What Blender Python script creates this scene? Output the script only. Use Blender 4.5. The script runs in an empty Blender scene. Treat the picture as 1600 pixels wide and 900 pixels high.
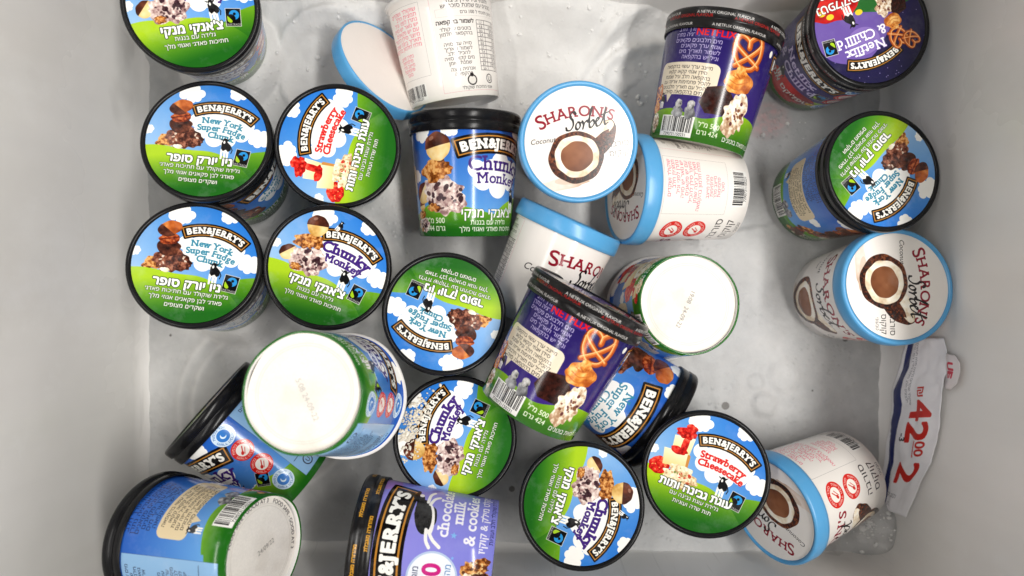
import bpy, bmesh, math, random, re
import numpy as np
from mathutils import Vector, Matrix, Quaternion

C = bpy.context.scene.collection
SC = bpy.context.scene
R = math.radians

# ------------------------------------------------------------------ camera
cam_d = bpy.data.cameras.new('camera')
cam = bpy.data.objects.new('camera', cam_d)
C.objects.link(cam)
SC.camera = cam
cam.location = (0, 0, 0.68)
cam.rotation_euler = (0, 0, 0)            # straight down, +Y is up in the picture
cam_d.sensor_width = 36
cam_d.lens = 36 * 1100 / 1600
cam_d.clip_start = 0.01
cam_d.clip_end = 50
cam_d.dof.use_dof = True
cam_d.dof.focus_distance = 0.565
cam_d.dof.aperture_fstop = 3.6

# ------------------------------------------------------------------ world, lamps, exposure
w = bpy.data.worlds.new('World')
SC.world = w
w.use_nodes = True
w.node_tree.nodes['Background'].inputs[0].default_value = (1.0, 0.985, 0.965, 1)
w.node_tree.nodes['Background'].inputs[1].default_value = 0.05


def area(name, loc, target, sx, sy, watts, col=(1, 0.97, 0.93)):
    d = bpy.data.lights.new(name, 'AREA')
    d.shape = 'RECTANGLE'
    d.size, d.size_y, d.energy, d.color = sx, sy, watts, col
    o = bpy.data.objects.new(name, d)
    C.objects.link(o)
    o.location = loc
    z = (Vector(loc) - Vector(target)).normalized()
    y = Vector((0, 1, 0))
    y = (y - z * y.dot(z)).normalized()
    o.rotation_euler = Matrix((y.cross(z), y, z)).transposed().to_euler()   # long side along the freezer's depth
    return o


# the shop's ceiling: two long fluorescent fittings over the open freezer
area('ceiling_lamp', (0.66, -0.20, 1.75), (-.05, .05, 0), 0.12, 1.6, 35)
area('ceiling_lamp', (-0.72, -0.10, 1.75), (0, .05, 0), 0.12, 1.6, 10)

SC.view_settings.view_transform = 'Standard'
SC.view_settings.look = 'None'
SC.view_settings.exposure = 0.0
SC.view_settings.gamma = 1
SC.view_settings.use_curve_mapping = False
SC.render.engine = 'CYCLES'
SC.cycles.max_bounces = 8
SC.cycles.use_denoising = True

# ------------------------------------------------------------------ printed artwork, drawn by code
# A small vector painter: shapes are directed edges, filled by the non-zero rule with anti-aliasing.
_curve = bpy.data.curves.new('glyphs', 'FONT')
_curve.resolution_u = 3
_cob = bpy.data.objects.new('glyphs', _curve)
C.objects.link(_cob)
_gl = {}


def _mesh_of(s):
    _curve.body = s
    dg = bpy.context.evaluated_depsgraph_get()
    dg.update()
    return bpy.data.meshes.new_from_object(_cob.evaluated_get(dg))


def _xmax(s):
    m = _mesh_of(s)
    r = max((v.co.x for v in m.vertices), default=0)
    bpy.data.meshes.remove(m)
    return r


_bar = None


def glyph(ch, slab=0):
    """edges (N,4) in em units and the advance"""
    global _bar
    key = (ch, slab)
    if key in _gl:
        return _gl[key]
    if _bar is None:
        _bar = _xmax('I')
    adv = _xmax(ch + 'I') - _bar if ch != ' ' else 0.28
    e = np.zeros((0, 4))
    if ch != ' ':
        _curve.body = ch
        dg = bpy.context.evaluated_depsgraph_get()
        dg.update()
        cu = _cob.evaluated_get(dg).to_curve(dg)
        ed, sgn = [], 0
        for sp in cu.splines:
            bp = sp.bezier_points
            pts = []
            for k in range(len(bp)):
                p0, p3 = bp[k], bp[(k + 1) % len(bp)]
                P0, P1, P2, P3 = (np.array(v[:2]) for v in (p0.co, p0.handle_right, p3.handle_left, p3.co))
                d = np.hypot(*(P3 - P0))
                flat = abs(np.cross(P1 - P0, P3 - P0)) + abs(np.cross(P2 - P0, P3 - P0)) < 2e-3 * max(d, 1e-6)
                for t in ([0] if flat else [0, .25, .5, .75]):
                    pts.append((1 - t) ** 3 * P0 + 3 * t * (1 - t) ** 2 * P1 + 3 * t * t * (1 - t) * P2 + t ** 3 * P3)
            pts = np.array(pts)
            q = np.roll(pts, -1, 0)
            ar = (pts[:, 0] * q[:, 1] - q[:, 0] * pts[:, 1]).sum()
            if abs(ar) > abs(sgn):
                sgn = ar
            ed.append(np.concatenate([pts, q], 1))
        _cob.evaluated_get(dg).to_curve_clear()
        e = np.concatenate(ed) if ed else e
        if sgn < 0:
            e = e[:, [2, 3, 0, 1]]
        if slab and len(e) and ch not in "&'.,-0123456789oaecsSCOGQ":
            ymin, ymax = e[:, 1].min(), e[:, 1].max()
            extra = []
            for yy, lo in ((max(ymin, -0.4) + 0.012, True), (ymax - 0.012, False)):
                xs = []
                for x0, y0, x1, y1 in e:
                    if (y0 <= yy) != (y1 <= yy):
                        xs.append(x0 + (yy - y0) / (y1 - y0) * (x1 - x0))
                xs.sort()
                for a, b in zip(xs[::2], xs[1::2]):
                    if b - a < 0.14:
                        s, t = 0.075 * slab, 0.075 * min(slab, 1)
                        y0, y1 = (yy - 0.012, yy + t) if lo else (yy - t, yy + 0.012)
                        extra.append(poly([(a - s, y0), (b + s, y0), (b + s, y1), (a - s, y1)]))
            if extra:
                e = np.concatenate([e] + extra)
            adv += 0.06 * slab
    _gl[key] = (e, adv)
    return _gl[key]


def poly(pts):
    p = np.asarray(pts, float)
    q = np.roll(p, -1, 0)
    if (p[:, 0] * q[:, 1] - q[:, 0] * p[:, 1]).sum() < 0:
        p = p[::-1]
        q = np.roll(p, -1, 0)
    return np.concatenate([p, q], 1)


def ell(cx, cy, rx, ry=None, rot=0, n=40):
    ry = rx if ry is None else ry
    t = np.linspace(0, 2 * np.pi, n, endpoint=False)
    c, s = math.cos(rot), math.sin(rot)
    x, y = rx * np.cos(t), ry * np.sin(t)
    return poly(np.stack([cx + c * x - s * y, cy + s * x + c * y], 1))


def rect(x0, y0, x1, y1):
    return poly([(x0, y0), (x1, y0), (x1, y1), (x0, y1)])


def rrect(x0, y0, x1, y1, r, n=6):
    pts = []
    for cx, cy, a in ((x1 - r, y1 - r, 0), (x0 + r, y1 - r, 90), (x0 + r, y0 + r, 180), (x1 - r, y0 + r, 270)):
        for k in range(n + 1):
            t = R(a + 90 * k / n)
            pts.append((cx + r * math.cos(t), cy + r * math.sin(t)))
    return poly(pts)


def stroke(pts, wd, caps=True):
    pts = np.asarray(pts, float)
    out = []
    wd = np.broadcast_to(wd, (len(pts),))
    for (a, b, wa, wb) in zip(pts[:-1], pts[1:], wd[:-1], wd[1:]):
        d = b - a
        L = np.hypot(*d)
        if L < 1e-9:
            continue
        n = np.array([-d[1], d[0]]) / L / 2
        out.append(poly([a + n * wa, b + n * wb, b - n * wb, a - n * wa]))
    if caps:
        out += [ell(p[0], p[1], q / 2, n=10) for p, q in zip(pts, wd)]
    return np.concatenate(out)


def bez(pts, n=10):
    """smooth open curve through points (Catmull-Rom)"""
    p = np.asarray(pts, float)
    p = np.concatenate([[2 * p[0] - p[1]], p, [2 * p[-1] - p[-2]]])
    o = []
    for i in range(1, len(p) - 2):
        for t in np.linspace(0, 1, n, endpoint=False):
            a, b, c, d = p[i - 1:i + 3]
            o.append(0.5 * (2 * b + (c - a) * t + (2 * a - 5 * b + 4 * c - d) * t * t + (3 * b - a - 3 * c + d) * t ** 3))
    o.append(p[-2])
    return np.array(o)


def mv(e, tx=0, ty=0, rot=0, sc=1):
    c, s = math.cos(rot) * sc, math.sin(rot) * sc
    o = np.empty_like(e)
    for i in (0, 2):
        o[:, i] = c * e[:, i] - s * e[:, i + 1] + tx
        o[:, i + 1] = s * e[:, i] + c * e[:, i + 1] + ty
    return o


def bend(e, rad):
    """bend along an arc: positive radius = centre below (sags at both ends)"""
    # split long edges so they follow the arc
    k = 9 if len(e) < 10 else 3
    t = np.linspace(0, 1, k + 1)
    segs = []
    for i in range(k):
        a = e[:, :2] + (e[:, 2:] - e[:, :2]) * t[i]
        b = e[:, :2] + (e[:, 2:] - e[:, :2]) * t[i + 1]
        segs.append(np.concatenate([a, b], 1))
    e = np.concatenate(segs)
    o = np.empty_like(e)
    for i in (0, 2):
        a = e[:, i] / rad
        o[:, i] = np.sin(a) * (rad + e[:, i + 1])
        o[:, i + 1] = np.cos(a) * (rad + e[:, i + 1]) - rad
    return o


def line(s, size, align='c', slab=0, track=0, shear=0):
    x = 0
    es = []
    for ch in s:
        e, adv = glyph(ch, slab)
        if len(e):
            es.append(e + np.array([x, 0, x, 0]))
        x += adv + track
    if not es:
        return np.zeros((0, 4))
    e = np.concatenate(es)
    off = {'c': x / 2, 'l': 0, 'r': x}[align]
    e = e - np.array([off, 0, off, 0])
    if shear:
        e = e + shear * np.stack([e[:, 1], 0 * e[:, 1], e[:, 3], 0 * e[:, 1]], 1)
    return e * size


def heb(s):
    r = s[::-1]
    return re.sub(r'[0-9][0-9./:,%-]*', lambda m: m.group(0)[::-1], r)


_rs = np.random.RandomState


def vnoise(h, w, cell, seed, oct=3):
    out = np.zeros((h, w))
    amp, tot = 1, 0
    for o in range(oct):
        c = max(cell / 2 ** o, 1.0)
        gh, gw = int(h / c) + 3, int(w / c) + 3
        g = _rs(seed * 7 + o).rand(gh, gw)
        y, x = np.arange(h) / c, np.arange(w) / c
        yi, xi = y.astype(int), x.astype(int)
        fy, fx = (y - yi)[:, None], (x - xi)[None]
        fy, fx = fy * fy * (3 - 2 * fy), fx * fx * (3 - 2 * fx)
        a = g[yi][:, xi] * (1 - fx) + g[yi][:, xi + 1] * fx
        b = g[yi + 1][:, xi] * (1 - fx) + g[yi + 1][:, xi + 1] * fx
        out += amp * (a * (1 - fy) + b * fy)
        tot += amp
        amp *= 0.55
    return out / tot


class Art:
    def __init__(s, w, h, x0, x1, y0, y1, bg):
        s.w, s.h, s.x0, s.y1 = w, h, x0, y1
        s.k = w / (x1 - x0)
        s.a = np.empty((h, w, 3))
        s.a[:] = np.array(bg) / 255.0

    def mask(s, e, grow=0):
        """(mask, r0, r1, c0, c1): grow in pixels"""
        SS = 3
        px = (e[:, [0, 2]] - s.x0) * s.k
        py = (s.y1 - e[:, [1, 3]]) * s.k
        g = int(math.ceil(grow)) + 2
        c0, c1 = int(max(0, px.min() - g)), int(min(s.w, px.max() + g + 1))
        r0, r1 = int(max(0, py.min() - g)), int(min(s.h, py.max() + g + 1))
        if c1 <= c0 or r1 <= r0:
            return None
        H, W = (r1 - r0) * SS, (c1 - c0) * SS
        X, Y = (px - c0) * SS, (py - r0) * SS
        sg = np.where(Y[:, 1] > Y[:, 0], 1, -1)
        lo = np.minimum(Y[:, 0], Y[:, 1])
        hi = np.maximum(Y[:, 0], Y[:, 1])
        a = np.clip(np.ceil(lo - 0.5), 0, H).astype(int)
        b = np.clip(np.ceil(hi - 0.5), 0, H).astype(int)
        n = b - a
        ok = n > 0
        a, n, sg, X, Y = a[ok], n[ok], sg[ok], X[ok], Y[ok]
        acc = np.zeros((H, W + 1), np.int16)
        if len(a):
            idx = np.repeat(np.arange(len(a)), n)
            first = np.cumsum(n) - n
            row = np.arange(n.sum()) - first[idx] + a[idx]
            t = (row + 0.5 - Y[idx, 0]) / (Y[idx, 1] - Y[idx, 0])
            xx = X[idx, 0] + t * (X[idx, 1] - X[idx, 0])
            col = np.clip(np.ceil(xx - 0.5), 0, W).astype(int)
            np.add.at(acc, (row, col), sg[idx])
        m = (np.cumsum(acc, 1)[:, :W] != 0).astype(float)
        m = m.reshape(r1 - r0, SS, c1 - c0, SS).mean((1, 3))
        if grow > 0:
            out = m.copy()
            gi = int(math.ceil(grow))
            P = np.pad(m, gi)
            for dy in range(-gi, gi + 1):
                for dx in range(-gi, gi + 1):
                    d = math.hypot(dx, dy)
                    f = min(1.0, grow + 0.5 - d) if d > 0 else 1
                    if f > 0:
                        np.maximum(out, f * P[gi + dy:gi + dy + m.shape[0], gi + dx:gi + dx + m.shape[1]], out=out)
            m = out
        return m, r0, r1, c0, c1

    def fill(s, e, col, al=1.0, grow=0, tex=None):
        if len(e) == 0:
            return
        r = s.mask(e, grow)
        if r is None:
            return
        m, r0, r1, c0, c1 = r
        if tex is not None:
            X = (np.arange(c0, c1) + 0.5) / s.k + s.x0
            Y = s.y1 - (np.arange(r0, r1) + 0.5) / s.k
            c = tex(X[None, :], Y[:, None])
        else:
            c = np.array(col) / 255.0
        m = (m * al)[:, :, None]
        s.a[r0:r1, c0:c1] = s.a[r0:r1, c0:c1] * (1 - m) + c * m

    def image(s, name):
        im = bpy.data.images.new(name, s.w, s.h)
        px = np.ones((s.h, s.w, 4), np.float32)
        a = np.clip(s.a, 0, 1)
        g = a.mean(2, keepdims=True)
        a = np.clip(g + (a - g) * 1.03, 0, 1) ** 1.14      # ink density
        px[:, :, :3] = a[::-1]
        im.pixels.foreach_set(px.ravel())
        im.update()
        im.pack()
        return im


_sd = [100]


def lump(A, cx, cy, rx, ry, cols, rot=0, jag=0.08, cell=0.05, con=1.0, half=None, freq=9, seed=None, spec=None):
    """a piece of food in a printed photograph: uneven outline, grain, modelled by its own tones
    cols = dark, mid, light"""
    _sd[0] += 1
    sd = _sd[0] if seed is None else seed
    rs = _rs(sd)
    n = 72
    t = np.linspace(0, 2 * np.pi, n, endpoint=False)
    rr = np.ones(n)
    for f in range(2, freq + 1):
        rr += jag * rs.randn() / math.sqrt(f) * 0.7 * np.cos(f * t + rs.rand() * 7)
    x, y = rx * rr * np.cos(t), ry * rr * np.sin(t)
    if half is not None:        # keep one side of a local line (u*a+v*b > c)
        a, b, c = half
        k = (x / rx * a + y / ry * b) > c
        x, y = x[k], y[k]
        if len(x) < 3:
            return
        o = np.argsort(np.arctan2(y - y.mean(), x - x.mean()))
        x, y = x[o], y[o]
    cr, sr = math.cos(rot), math.sin(rot)
    e = poly(np.stack([cx + cr * x - sr * y, cy + sr * x + cr * y], 1))
    D, M, L = [np.array(c) / 255.0 for c in cols]

    def tex(X, Y):
        u = (cr * (X - cx) + sr * (Y - cy)) / rx
        v = (-sr * (X - cx) + cr * (Y - cy)) / ry
        nz = vnoise(u.shape[0], u.shape[1], max(cell * A.k, 1.2), sd, 3) - 0.5
        lx = -0.35 * (X - cx) / max(rx, ry) + 0.5 * (Y - cy) / max(rx, ry)
        q = 0.55 + 0.45 * lx + con * nz * 1.3 - 0.16 * np.clip(u * u + v * v - 0.45, 0, 1)
        q = np.clip(q, 0, 1)[:, :, None]
        return np.where(q < 0.5, D + (M - D) * q * 2, M + (L - M) * (q - 0.5) * 2)
    A.fill(e, None, tex=tex)
    if spec:                    # bits inside
        cnt, bc, br = spec
        for _ in range(cnt):
            a, q = rs.rand() * 7, math.sqrt(rs.rand()) * 0.82
            u, v = rx * q * math.cos(a), ry * q * math.sin(a)
            b = br * (0.5 + rs.rand())
            A.fill(ell(cx + cr * u - sr * v, cy + sr * u + cr * v, b, b * (0.4 + 0.5 * rs.rand()), rs.rand() * 3, 9),
                   bc[rs.randint(len(bc))], 0.85)


CHOC = ((38, 16, 12), (84, 44, 32), (140, 84, 60))
FUDGE = ((58, 26, 18), (112, 62, 46), (176, 122, 98))
PECAN = ((96, 34, 14), (158, 70, 34), (206, 122, 72))
WALN = ((110, 60, 22), (184, 118, 58), (232, 182, 118))
BANA = ((196, 150, 78), (236, 204, 140), (252, 236, 196))
CREAM = ((176, 142, 112), (226, 208, 184), (250, 244, 232))
PURP = ((150, 116, 116), (214, 192, 184), (248, 238, 230))
CARA = ((170, 88, 28), (222, 148, 68), (248, 206, 136))
STRAW = ((150, 20, 18), (216, 44, 36), (246, 116, 92))
CHEES = ((220, 186, 110), (246, 228, 172), (255, 246, 214))
COCO = ((34, 14, 8), (82, 38, 20), (134, 78, 46))
COCOW = ((214, 190, 158), (246, 236, 216), (255, 252, 244))
SORB = ((104, 60, 34), (140, 90, 58), (168, 118, 84))


def cloud(A, cx, cy, r, col=(248, 247, 243), sx=1.0):
    es = [ell(cx, cy, r * 0.6 * sx, r * 0.5)]
    rs = _rs(int(abs(cx * 37 + cy * 91) * 10) % 1000)
    for k in range(7):
        a = k / 7 * 6.283 + rs.rand() * 0.3
        es.append(ell(cx + r * 0.62 * sx * math.cos(a), cy + r * 0.5 * math.sin(a), r * (0.34 + 0.08 * rs.rand())))
    A.fill(np.concatenate(es), col)


def grad(c0, c1, fn):
    c0, c1 = np.array(c0) / 255.0, np.array(c1) / 255.0

    def t(X, Y):
        q = np.clip(fn(X, Y) + 0 * X + 0 * Y, 0, 1)[:, :, None]
        return c0 + (c1 - c0) * q
    return t


def banner(A, cx, cy, half, rot, rad, gold=(196, 140, 62)):
    h = half * 0.36
    box = bend(rect(-half, -h / 2, half, h / 2), rad)
    p = A.k
    A.fill(mv(box, cx, cy, rot), (22, 18, 18), grow=max(0.0, half * 0.035 * p))
    inn = bend(rect(-half * 0.985, -h * 0.46, half * 0.985, h * 0.46), rad)
    A.fill(mv(inn, cx, cy, rot), gold)
    inn = bend(rect(-half * 0.955, -h * 0.385, half * 0.955, h * 0.385), rad)
    A.fill(mv(inn, cx, cy, rot), (20, 17, 18))
    t = line("BEN&JERRY'S", 1, slab=1.0, track=0.035)
    wdt = t[:, [0, 2]].max() - t[:, [0, 2]].min()
    sc = half * 1.76 / wdt
    t = t * sc
    yk = h * 0.50 / (0.68 * sc)
    t[:, [1, 3]] = t[:, [1, 3]] * yk - h * 0.255
    A.fill(mv(bend(t, rad), cx, cy, rot), (250, 248, 240), grow=half * 0.017 * p)


def cow(A, cx, cy, h, flip=1, rot=0):
    """small standing cow seen from behind its shoulder, in black and white"""
    def P(pts):
        return mv(poly([(x * flip * h, y * h) for x, y in pts]), cx, cy, rot)
    for x in (-0.16, -0.02, 0.1):
        A.fill(P([(x - .05, -.05), (x + .06, -.05), (x + .05, -.5), (x - .03, -.5)]), (246, 244, 238))
    A.fill(mv(ell(0, 0.05 * h, .21 * h, .24 * h), cx, cy, rot), (246, 244, 238))
    A.fill(P([(-.2, .3), (.02, .34), (.2, .18), (.24, -.05), (.12, -.14), (.02, -.04), (-.1, -.12), (-.2, .0)]), (20, 20, 22))
    A.fill(mv(ell(-.06 * flip * h, .36 * h, .11 * h, .13 * h), cx, cy, rot), (20, 20, 22))
    A.fill(mv(ell(-.09 * flip * h, .30 * h, .045 * h, .07 * h), cx, cy, rot), (246, 244, 238))
    A.fill(P([(-.17, .42), (-.3, .46), (-.2, .36)]), (20, 20, 22))
    A.fill(P([(.03, .44), (.16, .5), (.06, .36)]), (20, 20, 22))
    A.fill(mv(stroke([(.2 * flip * h, .15 * h), (.3 * flip * h, -.05 * h), (.26 * flip * h, -.2 * h)], .04 * h), cx, cy, rot), (20, 20, 22))


def fairtrade(A, cx, cy, s, rot=0):
    h = s / 2
    A.fill(mv(rect(-h * .92, -h * 1.1, h * .92, h * 1.1), cx, cy, rot), (226, 226, 220))
    A.fill(mv(rect(-h * .86, -h * 1.04, h * .86, h * 1.04), cx, cy, rot), (10, 10, 12))
    A.fill(mv(ell(0.12 * h, .3 * h, .6 * h, .58 * h), cx, cy, rot), (48, 152, 214))
    A.fill(mv(ell(-.16 * h, -.02 * h, .46 * h, .36 * h, -.6), cx, cy, rot), (10, 10, 12))
    A.fill(mv(ell(.16 * h, .42 * h, .17 * h), cx, cy, rot), (10, 10, 12))
    A.fill(mv(poly(bez([(-.72 * h, .2 * h), (-.4 * h, -.1 * h), (-.12 * h, -.45 * h), (-.3 * h, -.66 * h), (-.66 * h, -.45 * h), (-.72 * h, .2 * h)], 5)), cx, cy, rot), (170, 205, 40))
    A.fill(mv(line('FAIRTRADE', s * .17) + np.array([0, -h * .98, 0, -h * .98]), cx, cy, rot), (235, 235, 230))


def seal(A, cx, cy, r, kind, rot=0):
    """the round dairy and health seals"""
    if kind == 'red':
        A.fill(ell(cx, cy, r), (214, 44, 36))
        A.fill(ell(cx, cy, r * .58), (246, 240, 232))
        tc, ink = (250, 240, 232), (206, 52, 42)
    else:
        A.fill(ell(cx, cy, r), (214, 230, 244))
        A.fill(ell(cx, cy, r * .56), (62, 132, 204))
        tc, ink = (46, 98, 170), (226, 240, 250)
    s = r * .46
    for k, word in enumerate((heb('סוכר בכמות'), heb('משרד הבריאות'))):
        e = line(word, s * .72)
        e = bend(e + np.array([0, r * .68, 0, r * .68]) * 0, r * .68)
        A.fill(mv(mv(e, 0, r * .66), cx, cy, rot + (0 if k == 0 else math.pi)), tc)
    if kind == 'red':
        A.fill(mv(stroke([(-.25 * r, -.25 * r), (.2 * r, .3 * r)], .09 * r), cx, cy, rot), ink)
        A.fill(mv(ell(-.2 * r, -.18 * r, .18 * r, .13 * r, .8), cx, cy, rot), ink)
        A.fill(mv(stroke([(-.1 * r, -.35 * r), (.3 * r, .05 * r)], .06 * r), cx, cy, rot), ink)
    else:
        A.fill(mv(ell(0, 0, .26 * r, .26 * r), cx, cy, rot), ink)
        A.fill(mv(ell(.1 * r, .08 * r, .22 * r, .22 * r), cx, cy, rot), (62, 132, 204))


def barcode(A, x0, y0, x1, y1, seed=5, vert=False):
    A.fill(rect(x0, y0, x1, y1), (242, 240, 236))
    rs = _rs(seed)
    d = (y1 - y0) if vert else (x1 - x0)
    p = d * .05
    q = 0.7
    while p < d * .95:
        b = d * .012 * rs.choice([1, 1, 2, 3])
        if vert:
            A.fill(rect(x0 + (x1 - x0) * .24, y0 + p, x1 - .03 * (x1 - x0), y0 + min(p + b, d * .96)), (24, 22, 24))
        else:
            A.fill(rect(x0 + p, y0 + (y1 - y0) * .22, x0 + min(p + b, d * .96), y1 - .05 * (y1 - y0)), (24, 22, 24))
        p += b + d * .012 * rs.choice([1, 1, 2, 3])
    if not vert:
        A.fill(line('7290731150231', (x1 - x0) * .11) + np.array([(x0 + x1) / 2, y0 + (y1 - y0) * .03] * 2), (24, 22, 24))


WORDS = ('גלידה עם חתיכות שוקולד לבן פקאנים אגוזי מלך ושקדים מצופים חלב שמנת מים סוכר חלמון ביצה מייצב גואר '
         'קקאו תמצית וניל מלח סויה עשוי להכיל בוטנים יש לשמור בהקפאה מיוצר עבור אריזה לפני תאריך ערך תזונתי '
         'אנרגיה שומן נתרן פחמימות סוכרים חלבונים סידן').split()


def para(A, x0, x1, ytop, n, lh, col, seed=1, size=None, align='c', ragged=.1):
    rs = _rs(seed)
    size = size or lh * .9
    for k in range(n):
        ln, tgt = [], (x1 - x0) * (1 - ragged * rs.rand())
        s = ''
        while True:
            wd = WORDS[rs.randint(len(WORDS))]
            t = (s + ' ' + wd).strip()
            if len(t) * size * .5 > tgt:
                break
            s = t
        if not s:
            s = WORDS[rs.randint(len(WORDS))]
        x = {'c': (x0 + x1) / 2, 'r': x1, 'l': x0}[align]
        A.fill(line(heb(s), size, align) + np.array([x, ytop - (k + 1) * lh] * 2), col)


def outlined(A, e, fill, edge, g1, g0=0.0, dx=0, dy=0):
    A.fill(e + np.array([dx, dy] * 2), edge, grow=g1)
    A.fill(e, fill, grow=g0)


# ---- groups of food, in a frame about one unit tall, placed with f(x, y) and scale s
def food_banana(A, cx, cy, s, cowtail=True):
    f = lambda x, y: (cx + x * s, cy + y * s)
    lump(A, *f(-.42, -.26), .2 * s, .17 * s, BANA, rot=.5, jag=.03, cell=.2 * s)
    lump(A, *f(-.42, -.26), .21 * s, .18 * s, CHOC, rot=.5, jag=.03, half=(-.4, 1, .25), cell=.2 * s)
    lump(A, *f(.03, -.3), .42 * s, .3 * s, PURP, jag=.1, cell=.07 * s, con=1.5, freq=14, spec=(34, ((66, 38, 48), (88, 60, 62), (52, 28, 34)), .045 * s))
    lump(A, *f(-.18, -.5), .12 * s, .08 * s, WALN, jag=.2, cell=.04 * s, con=1.5)
    lump(A, *f(.22, -.5), .1 * s, .06 * s, PURP, jag=.25, cell=.04 * s, con=1.5)
    lump(A, *f(-.1, .12), .3 * s, .19 * s, WALN, jag=.11, cell=.055 * s, con=1.8, freq=16, rot=.2)
    lump(A, *f(-.04, .5), .23 * s, .23 * s, BANA, jag=.03, cell=.2 * s)
    lump(A, *f(-.04, .5), .245 * s, .24 * s, CHOC, jag=.03, half=(-.25, 1, .0), cell=.2 * s)
    A.fill(ell(*f(-.14, .64), .05 * s, .03 * s, .5), (190, 150, 130), .6)


def food_fudge(A, cx, cy, s):
    f = lambda x, y: (cx + x * s, cy + y * s)
    lump(A, *f(-.36, -.38), .19 * s, .15 * s, WALN, jag=.2, cell=.05 * s, con=2)
    lump(A, *f(.06, -.26), .42 * s, .27 * s, FUDGE, jag=.09, cell=.07 * s, con=1.6, freq=14, spec=(16, ((236, 222, 204), (52, 22, 16), (240, 230, 214)), .035 * s))
    lump(A, *f(.34, -.36), .14 * s, .11 * s, FUDGE, jag=.2, cell=.04 * s, con=1.8)
    lump(A, *f(-.05, -.5), .1 * s, .06 * s, COCOW, jag=.15, cell=.08 * s)
    lump(A, *f(-.06, .03), .26 * s, .2 * s, CHOC, jag=.12, cell=.12 * s, con=1.2, freq=6)
    lump(A, *f(-.08, .24), .23 * s, .14 * s, PECAN, jag=.06, cell=.05 * s, con=1.6, rot=.2)
    A.fill(stroke(bez([f(-.28, .2), f(-.08, .25), f(.12, .31)]), .03 * s), (92, 32, 16), .7)
    lump(A, *f(-.1, .5), .26 * s, .17 * s, ((130, 64, 24), (190, 104, 48), (226, 156, 92)), jag=.04, cell=.15 * s, rot=.35)
    lump(A, *f(-.12, .48), .27 * s, .18 * s, CHOC, jag=.05, cell=.15 * s, rot=.35, half=(-1, -.5, .1))


def food_cheesecake(A, cx, cy, s):
    f = lambda x, y: (cx + x * s, cy + y * s)
    lump(A, *f(-.42, -.3), .24 * s, .21 * s, STRAW, jag=.06, cell=.06 * s, spec=(20, ((250, 190, 120),), .014 * s))
    A.fill(poly([f(-.44, .14), f(.12, .2), f(.16, -.16), f(-.36, -.24)]), None, tex=grad((255, 246, 216), (240, 210, 140), lambda X, Y: (cy + .2 * s - Y) / (.5 * s)))
    A.fill(poly([f(.12, .2), f(.2, .14), f(.22, -.2), f(.16, -.16)]), (206, 150, 80))
    lump(A, *f(.12, -.4), .38 * s, .28 * s, ((196, 160, 120), (240, 222, 184), (255, 248, 226)), jag=.14, cell=.06 * s, con=1.6, freq=14, spec=(24, ((206, 60, 46), (196, 150, 96), (120, 140, 70)), .03 * s))
    A.fill(poly([f(-.3, .5), f(.18, .56), f(.16, .16), f(-.26, .14)]), None, tex=grad((255, 248, 220), (244, 218, 150), lambda X, Y: (cy + .56 * s - Y) / (.5 * s)))
    lump(A, *f(-.1, .18), .2 * s, .09 * s, STRAW, jag=.15, cell=.06 * s)
    lump(A, *f(.0, .36), .08 * s, .24 * s, STRAW, jag=.12, cell=.08 * s)
    lump(A, *f(-.06, .62), .24 * s, .13 * s, STRAW, jag=.12, cell=.06 * s, con=1.4)
    lump(A, *f(.02, .76), .14 * s, .1 * s, STRAW, jag=.1, cell=.06 * s)


def pretzel(A, cx, cy, s, rot=0):
    pts = bez([(-.34, -.34), (.1, -.05), (.36, .22), (.24, .42), (.02, .3), (0, .12), (-.02, .3), (-.24, .42), (-.36, .22), (-.1, -.05), (.34, -.34)], 8)
    pts2 = bez([(-.38, .2), (-.36, -.1), (-.2, -.36), (0, -.42), (.2, -.36), (.36, -.1), (.38, .2)], 8)
    for wd, col, o in ((.17, (120, 52, 16), 0), (.13, (190, 94, 34), 0), (.06, (226, 146, 74), .015), (.02, (250, 214, 160), .03)):
        for q in (pts, pts2):
            A.fill(mv(stroke(q * s, wd * s) + np.array([-o * s, o * s] * 2), cx, cy, rot), col, .95)


def food_pretzel(A, cx, cy, s):
    f = lambda x, y: (cx + x * s, cy + y * s)
    A.fill(poly([f(-.46, -.1), f(-.14, -.02), f(.02, -.2), f(.0, -.5), f(-.4, -.52), f(-.54, -.36)]), None,
           tex=lambda X, Y: (np.array(CHOC[0]) / 255 + .3 * (vnoise(Y.shape[0], X.shape[1], .06 * s * A.k, 3) - .25)[:, :, None] * np.array([.9, .5, .4])))
    lump(A, *f(.14, -.44), .24 * s, .34 * s, CREAM, jag=.16, cell=.06 * s, con=1.6, freq=14, spec=(18, ((120, 70, 40), (92, 40, 44)), .03 * s))
    pretzel(A, *f(.06, .56), .62 * s, .15)
    lump(A, *f(.04, .08), .26 * s, .2 * s, CARA, jag=.1, cell=.1 * s, con=1.2)
    for k in range(3):
        A.fill(stroke(bez([f(-.16 + .03 * k, .0 + .08 * k), f(.02, -.05 + .09 * k), f(.22 - .03 * k, .04 + .08 * k)]), .02 * s), (186, 104, 40), .6)
    lump(A, *f(.02, .24), .1 * s, .09 * s, CARA, jag=.1, cell=.05 * s)


def food_brownie(A, cx, cy, s):
    f = lambda x, y: (cx + x * s, cy + y * s)
    lump(A, *f(.25, -.05), .34 * s, .4 * s, WALN, jag=.18, cell=.06 * s, con=2, freq=16, spec=(26, ((90, 48, 26), (240, 214, 160)), .05 * s))
    lump(A, *f(-.1, -.2), .34 * s, .34 * s, CHOC, jag=.08, cell=.1 * s)
    lump(A, *f(-.1, .2), .32 * s, .2 * s, COCOW, jag=.14, cell=.08 * s)


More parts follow.
